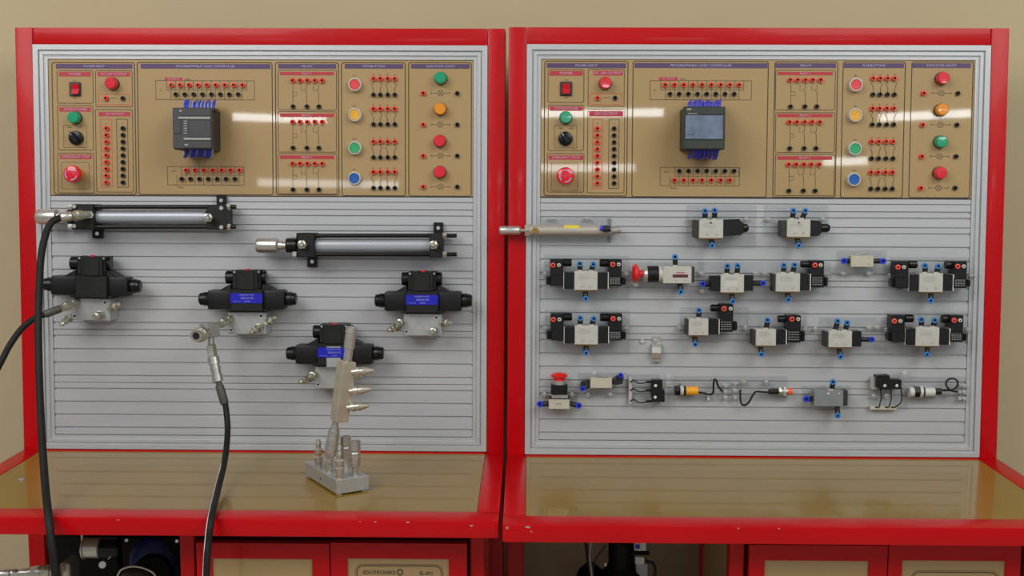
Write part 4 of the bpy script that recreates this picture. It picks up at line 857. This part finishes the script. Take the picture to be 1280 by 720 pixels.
for sx in (1106, 1121): t.cyl('mounting_screw', (sx, 482, 26), (sx, 482, 26.8), 2, 'plastic_white', n=12)
t.box('side_block', 1089.5, 471.5, 1096, 487, 2, 14, 'terminal', .6)
t.box('terminal_strip', 1088, 507.5, 1121, 512.5, 0, 8, 'valve_ivory', .5)
for x0_, x1_ in ((1101, 1096), (1113.5, 1108), (1126.5, 1116)):
    t.tube('wire', [(x0_, 484, 14), (x0_, 490, 14), (x0_ + .8, 497, 15), (x0_ - 1, 504, 14), (x1_ + 3, 508.5, 11), (x1_ - 2, 509, 8)], .8, 'rubber')
lv = t.poly('lever', [(1111, 469.5), (1128, 466.6), (1128, 467.8), (1111.5, 470.8)], 10, 18, 'chrome'); t.cyl('roller', (1131, 465.5, 9), (1131, 465.5, 19), 2.7, 'chrome', n=14, parent=lv)
# sensors
def terminals(t, xs, y0, y1, n=3):
    for x in xs:
        for k in range(n):
            yy = y0 + (y1 - y0) * k / (n - 1); o = t.cyl('terminal_post', (x, yy, 0), (x, yy, 9), 2.3, 'terminal', n=10); t.cyl('terminal_screw', (x, yy, 9), (x, yy, 10), 1.4, 'plc_strip', n=8, parent=o)
t = thing('proximity_sensor', 'yellow barrel proximity sensor with black nut and zigzag cable', 'sensor', 1, 880, 500, FACE, 'wired sensors')
acrylic(t, 842, 470, 914, 502, [])
t.cyl('nut', (843.5, 488, 12), (849.5, 488, 12), 6.5, 'coil_black', n=6); t.cyl('lock_ring', (850, 488, 12), (854, 488, 12), 6.2, 'plastic_white', n=18); t.cyl('nut', (854, 488, 12), (857, 488, 12), 6.3, 'coil_black', n=6)
t.cyl('barrel', (857, 488.5, 12), (872.5, 488.5, 12), 5.6, 'sensor_yellow', n=20, ch=.5); t.box('bracket', 850.5, 481.5, 853.5, 495, FACE, 24, 'acrylic', .4)
t.tube('cable', [(872, 490.5, 12), (880, 491.5, 13), (888, 493, 14), (891.5, 490, 15), (892, 480, 16), (893, 474.5, 16), (895.5, 476, 15), (898, 483, 14), (903, 489.5, 11)], 1.25, 'rubber'); t.box('cable_tie', 884, 491, 887, 500, 0, 5, 'plastic_white', .3)
terminals(t, (907,), 482, 497)
t = thing('proximity_sensor', 'chrome proximity sensor with orange tip and drooping cable', 'sensor', 1, 955, 507, FACE, 'wired sensors')
acrylic(t, 915, 470, 984, 502, [(930, 478), (958, 478)])
terminals(t, (919,), 479, 497)
t.tube('cable', [(925.5, 487, 8), (925.5, 498, 10), (927, 505, 12), (931, 506.5, 13), (936, 503, 13), (941, 494, 13), (945, 489.7, 13), (953, 490, 12), (963, 490.5, 12)], 1.25, 'rubber')
t.cyl('rear_sleeve', (961, 489.5, 12), (973.5, 489.3, 12), 3.4, 'coil_black', n=16); t.cyl('nut', (973, 489, 12), (976, 489, 12), 5.6, 'chrome', n=6); t.cyl('barrel', (975, 489, 12), (985, 489, 12), 3.8, 'chrome', n=18); t.cyl('nut', (979, 489, 12), (982, 489, 12), 6.2, 'plastic_white', n=6)
t.cyl('sensing_tip', (984.5, 489.5, 12), (990, 489.5, 12), 4.6, 'orange_tip', n=18, ch=.5)
t = thing('proximity_sensor', 'white barrel sensor with black nut and cable curled in a loop', 'sensor', 1, 1170, 502, FACE, 'wired sensors')
acrylic(t, 1137, 471, 1209, 505, [])
t.cyl('lock_ring', (1136, 490, 12), (1142, 490, 12), 6.4, 'plastic_white', n=18); t.cyl('nut', (1142, 489.5, 12), (1148.7, 489.5, 12), 7.2, 'coil_black', n=6); t.cyl('lock_ring', (1149, 489.5, 12), (1152.5, 489.5, 12), 7.4, 'plastic_white', n=18); t.cyl('nut', (1153, 489.5, 12), (1155, 489.5, 12), 6.5, 'coil_black', n=6)
t.cyl('barrel', (1155, 490, 12), (1168, 490, 12), 5.8, 'plastic_white', n=20, ch=.5); t.cyl('rear_sleeve', (1167.5, 489.3, 12), (1176, 489.3, 12), 4.2, 'coil_black', n=16)
t.tube('cable', [(1175, 488, 12), (1184, 488, 12), (1192, 486.5, 13), (1197, 481.5, 14), (1196, 475.5, 15), (1190, 473, 16), (1184, 475.5, 17), (1182.5, 481, 17), (1186, 486, 18), (1191, 489, 18), (1197, 489.5, 14)], 1.15, 'rubber')
terminals(t, (1200, 1205.5), 482, 498)
# grey logic valve
t = thing('logic_valve', 'grey rectangular logic valve with dark end cap and three blue fittings', 'valve', 1, 1036, 522)
acrylic(t, 1003, 482, 1063, 512, [])
vbody(t, 1018, 488, 1054, 508.3, 'valve_grey', 34, False); t.box('end_cap', 1054, 488, 1059.5, 507.5, 6, 33, 'plc_dark', .6); t.cyl('body_screw', (1035.5, 492, 34), (1035.5, 492, 34.8), 1.8, 'chrome', n=10); t.cyl('body_screw', (1049, 492, 34), (1049, 492, 34.8), 1.4, 'steel', n=10)
fit(t, (1019, 498), (1008.3, 499), 20, 36, True, 4.2)
finish_tops(t, [((1039, 0), (1041.5, 477.6))], 488, [((1046, 0), (1047.5, 520))], 508.3)

# ------------------------------------------------------------------ cabinets and machines under the tables
WC = 360
def cabinet(i, label, xl, xr, d1, d2, ins1, ins2, ytop, yin, emblem):
    fr = TAB[i]; zt = UN[i]['z']
    a = fr.unp(xl, 690, WC); b_ = fr.unp(xr, 690, WC)
    t = T('base_cabinet', label, 'cabinet', fr, ((a.x + b_.x) / 2, 0, -zt + .0), 'base cabinets')
    hw = (b_.x - a.x) / 2; top = zt - .0325; w_ = WC / 1000
    rel = lambda v: v - t.ref
    for sx in (-1, 1):
        t.add('corner_post', B().box((sx * hw, -w_, .0), (sx * (hw - .026), -w_ + .03, top), .0015), 'red_paint'); t.add('corner_post', B().box((sx * hw, -.045, .0), (sx * (hw - .026), -.015, top), .0015), 'red_paint')
        t.add('side_panel', B().box((sx * (hw - .004), -w_ + .03, .08), (sx * (hw - .012), -.045, top - .002)), 'gold_panel')
    t.add('head_rail', B().box((-hw + .026, -w_, top - .012), (hw - .026, -w_ + .03, top), .001), 'red_paint'); t.add('floor_panel', B().box((-hw + .004, -w_ + .004, .07), (hw - .004, -.02, .085)), 'red_paint')
    t.add('back_panel', B().box((-hw + .026, -.03, .085), (hw - .026, -.022, top - .012)), 'red_paint')
    for n, (dx, ix) in enumerate(((d1, ins1), (d2, ins2))):
        p0 = rel(fr.unp(dx[0], ytop, WC + 18)); p1 = rel(fr.unp(dx[1], ytop, WC + 18)); q0 = rel(fr.unp(ix[0], yin, WC + 18)); q1 = rel(fr.unp(ix[1], yin, WC + 18))
        zt_ = min(p0.z, top - .001); zi = q0.z; y0, y1 = -w_ - .001, -w_ - .018
        bb = B()
        for c0, c1 in (((p0.x, zi), (p1.x, zt_)), ((p0.x, .1), (p1.x, .14)), ((p0.x, .14), (q0.x, zi)), ((q1.x, .14), (p1.x, zi))): bb.box((c0[0], y0, c0[1]), (c1[0], y1, c1[1]))
        bmesh.ops.remove_doubles(bb.bm, verts=bb.bm.verts[:], dist=1e-6)
        do = t.add('door', bb, 'red_paint')
        gp = t.add('door_panel', B().box((q0.x, y0, .14), (q1.x, y1 + .004, zi)), 'gold_panel', do)
        hd = B().cyl(((p1.x - .02) if n == 0 else (p0.x + .02), y1 - .012, .42), ((p1.x - .02) if n == 0 else (p0.x + .02), y1 - .012, .52), .005); t.add('door_handle', hd, 'chrome', do)
        if n == 1:
            e0, e1_, ey = emblem; a_ = rel(fr.unp(e0, ey, WC + 14)); c_ = rel(fr.unp(e1_, ey, WC + 14)); yy = y1 + .0038
            bb = B(); ribbon(bb, rrect(a_.x, .2, c_.x, a_.z, .012), .0016, yy, True); a2 = .0028; ribbon(bb, rrect(a_.x - a2, .2 - a2, c_.x + a2, a_.z + a2, .014), .0008, yy, True)
            t.add('printed_outline', bb, 'print_dark', do)
            wd = c_.x - a_.x; zz = a_.z - .0125
            if i == 0:
                me = text_mesh('EDUTRONIKS', .0066, 'print_dark', True); tx = link('lettering', me, do, (a_.x + wd * .265, yy, zz)); 
                bb = B(); c3 = Vector((a_.x + wd * .51, zz + .001)); ribbon(bb, [(c3.x + .0045 * math.cos(R(40 * u)), c3.y + .0055 * math.sin(R(40 * u))) for u in range(9)], .0022, yy, True); t.add('emblem', bb, 'print_dark', do)
                link('lettering', text_mesh('EL-001', .0062, 'print_dark', True), do, (a_.x + wd * .82, yy, zz - .0008))
            else:
                bb = B(); bb.prism([(a_.x + wd * .46 - .004, zz - .012), (a_.x + wd * .46 + .004, zz - .012), (a_.x + wd * .46, zz + .006)], yy, yy - .0003); t.add('emblem', bb, 'print_dark', do)
                link('lettering', text_mesh('EDUTRONIKS', .0066, 'print_dark', True), do, (a_.x + wd * .265, yy, zz - .018))
    return t
cabinet(0, 'red two-door cabinet with gold panels under the hydraulic bench', 225, 606, (245, 411.5), (413, 583.5), (265, 390), (434, 561), 678.5, 698, (446, 552, 707))
cabinet(1, 'red two-door cabinet with gold panels under the pneumatic bench', 912, 1300, (937, 1110), (1111.5, 1277), (956, 1086.5), (1128, 1257.5), 681, 700.5, (1141, 1247, 715))

# hydraulic power unit in the open bay under the left bench
fr = TAB[0]; zt = UN[0]['z']
o = fr.unp(140, 690, 60)
t = T('hydraulic_power_unit', 'black hydraulic power unit with blue motor and steel gauge in the open bay', 'pump', fr, (o.x, -.10, -zt))
f0 = lambda px, py, d: t.p(px, py, d)
a = f0(58, 690, 40); b_ = f0(226, 690, 40)
t.add('oil_tank', B().box((a.x, -.06, .02), (b_.x, .11, .50), .004), 'tank_black')
t.add('back_plate', B().box((a.x, .10, .50), (b_.x, .112, zt - .036), .002), 'tank_black')
t.box('pump_housing', 60, 669, 150, 735, -10, 40, 'tank_black', 3)
mo = t.lathe('electric_motor', (193, 699, 20), (193, 699, 110), [(0, 32), (.3, 32), (.32, 34), (.6, 34), (.62, 31), (.9, 30), (.96, 27), (1, 20), (1, 4)], 'motor_blue', n=40)
t.lathe('motor_boss', (191, 716, 110), (191, 716, 150), [(0, 27), (.1, 27), (.3, 24), (.9, 23), (1, 20)], 'tank_black', n=32)
for bx, by in ((158, 675.5), (221, 676.5)): t.cyl('flange_bolt', (bx, by, 96), (bx, by, 104), 2.4, 'steel', n=6)
t.box('motor_flange', 152, 671, 225, 735, 60, 95, 'tank_black', 3)
g = t.lathe('pressure_gauge', (104, 685, 190), (126, 685, 190), [(0, 12), (.04, 14.5), (.12, 14.8), (.16, 13.2), (.95, 13.2), (1, 12)], 'chrome', n=32)
t.cyl('gauge_stem', (102.5, 664, 190), (103, 693, 190), 1.6, 'chrome', n=10, parent=g); t.cyl('gauge_joint', (101, 688, 190), (106, 688, 190), 5, 'steel', n=12, parent=g)
t.cyl('valve_knob', (128, 706, 190), (128, 706, 200), 4.6, 'steel', n=16); t.lathe('solenoid_block', (126, 686, 190), (150, 687, 190), [(0, 12), (.8, 12), (1, 9)], 'gloss_black', n=24)
t.tube('pipe_bend', [(146, 722, 205), (152, 712, 205), (166, 708, 205), (182, 711, 205), (194, 719, 205), (198, 735, 205)], 1.6, 'steel'); t.lathe('filter_cap', (169, 735, 190), (169, 712, 190), [(0, 20), (.6, 20), (.9, 15), (1, 10)], 'grey_dark', n=24)
t.box('outlet_block', 75, 704, 88, 735, 150, 200, 'steel', 3); t.tube('silver_link', [(134, 695, 202), (136, 690, 204), (142, 688, 204), (143.5, 691, 204), (138, 696, 204), (135, 699, 203)], .7, 'chrome')
t.cyl('tank_stand', (142, 735, 30), (142, 760, 30), 4, 'tank_black')
h4 = T('hydraulic_hose', 'grey hose with steel quick coupler reaching the pump under the bench', 'hose', fr, fr.unp(40, 716, 215), 'hydraulic hoses')
h4.cyl('hose_body', (-60, 719, 215), (16, 717.5, 215), 5.6, 'rubber', n=16); h4.lathe('crimp_ferrule', (-8, 717.8, 215), (15, 717.3, 215), [(0, 6), (.9, 6), (1, 5)], 'steel')
h4.lathe('quick_coupler', (14, 717, 215), (52, 715.5, 215), [(0, 4), (.03, 6), (.16, 6), (.2, 4.8), (.3, 4.8), (.33, 6.2), (.6, 6.5), (.62, 8.5), (.76, 8.5), (.8, 9.5), (1, 9.5)], 'chrome', n=20)
h4.lathe('plug_end', (51, 715, 215), (77, 714.5, 215), [(0, 8.5), (.15, 8.5), (.2, 10), (.5, 10), (.52, 7.5), (1, 7.5)], 'zinc_fit', n=16)

# compressor in the open bay under the right bench
fr = TAB[1]; zt = UN[1]['z']
o = fr.unp(772, 700, 120)
t = T('air_compressor', 'black air compressor with pressure switch and looped cables under the pneumatic bench', 'compressor', fr, (o.x, o.y, -zt))
t.lathe('motor_head', (777, 735, 120), (777, 672, 120), [(0, 30), (.1, 31), (.3, 27), (.42, 20), (.5, 17), (.95, 17), (1, 14)], 'tank_black', n=32)
a = t.p(777, 735, 120); t.add('air_tank', B().lathe((a.x - .19, 0, .26), (1, 0, 0), [(0, .02), (.01, .09), (.04, .14), (.07, .155), (.27, .155), (.30, .14), (.33, .09), (.34, .02)], 32), 'tank_black')
t.add('pump_body', B().box((a.x - .05, -.05, .40), (a.x + .05, .05, a.z + .01), .01), 'tank_black')
for sx in (-.12, .08): t.add('foot', B().box((a.x + sx - .02, -.1, 0), (a.x + sx + .02, .1, .13), .004), 'tank_black')
sw = t.box('pressure_switch', 793, 676, 808, 689, 100, 150, 'valve_silver', 1.5); t.cyl('dial', (797, 683.5, 150), (797, 683.5, 154), 3.2, 'label_blue', n=16, parent=sw); t.box('switch_side', 807.5, 676, 813, 689, 100, 145, 'grey_dark', 1, parent=sw)
t.box('switch_base', 794, 696, 806, 706, 100, 150, 'valve_silver', 1.5); t.box('connector', 790, 690.5, 812, 694.5, 105, 140, 'tank_black', 1); t.box('valve_stack', 795, 704, 810, 725, 100, 140, 'plc_strip', 2)
t.tube('cable', [(730, 664, 110), (734, 690, 115), (737, 715, 120), (739, 740, 120)], 2.2, 'gloss_black'); t.tube('cable', [(742, 668, 140), (737, 690, 145), (739, 712, 148), (742, 740, 148)], 1.3, 'plc_strip')
t.tube('cable', [(757, 682, 140), (744, 700, 146), (741, 715, 148), (744, 740, 148)], 1.2, 'plc_dark'); t.tube('cable', [(807, 702, 150), (816, 704, 152), (819, 714, 152), (816, 725, 150), (806, 735, 145)], 1.9, 'gloss_black')
t.lathe('intake_filter', (738, 745, 100), (738, 704, 100), [(0, 20), (.5, 20), (.8, 15), (1, 6)], 'tank_black', n=24); t.cyl('bright_clip', (757, 707, 151), (757, 703, 151), 2, 'chrome', n=8)
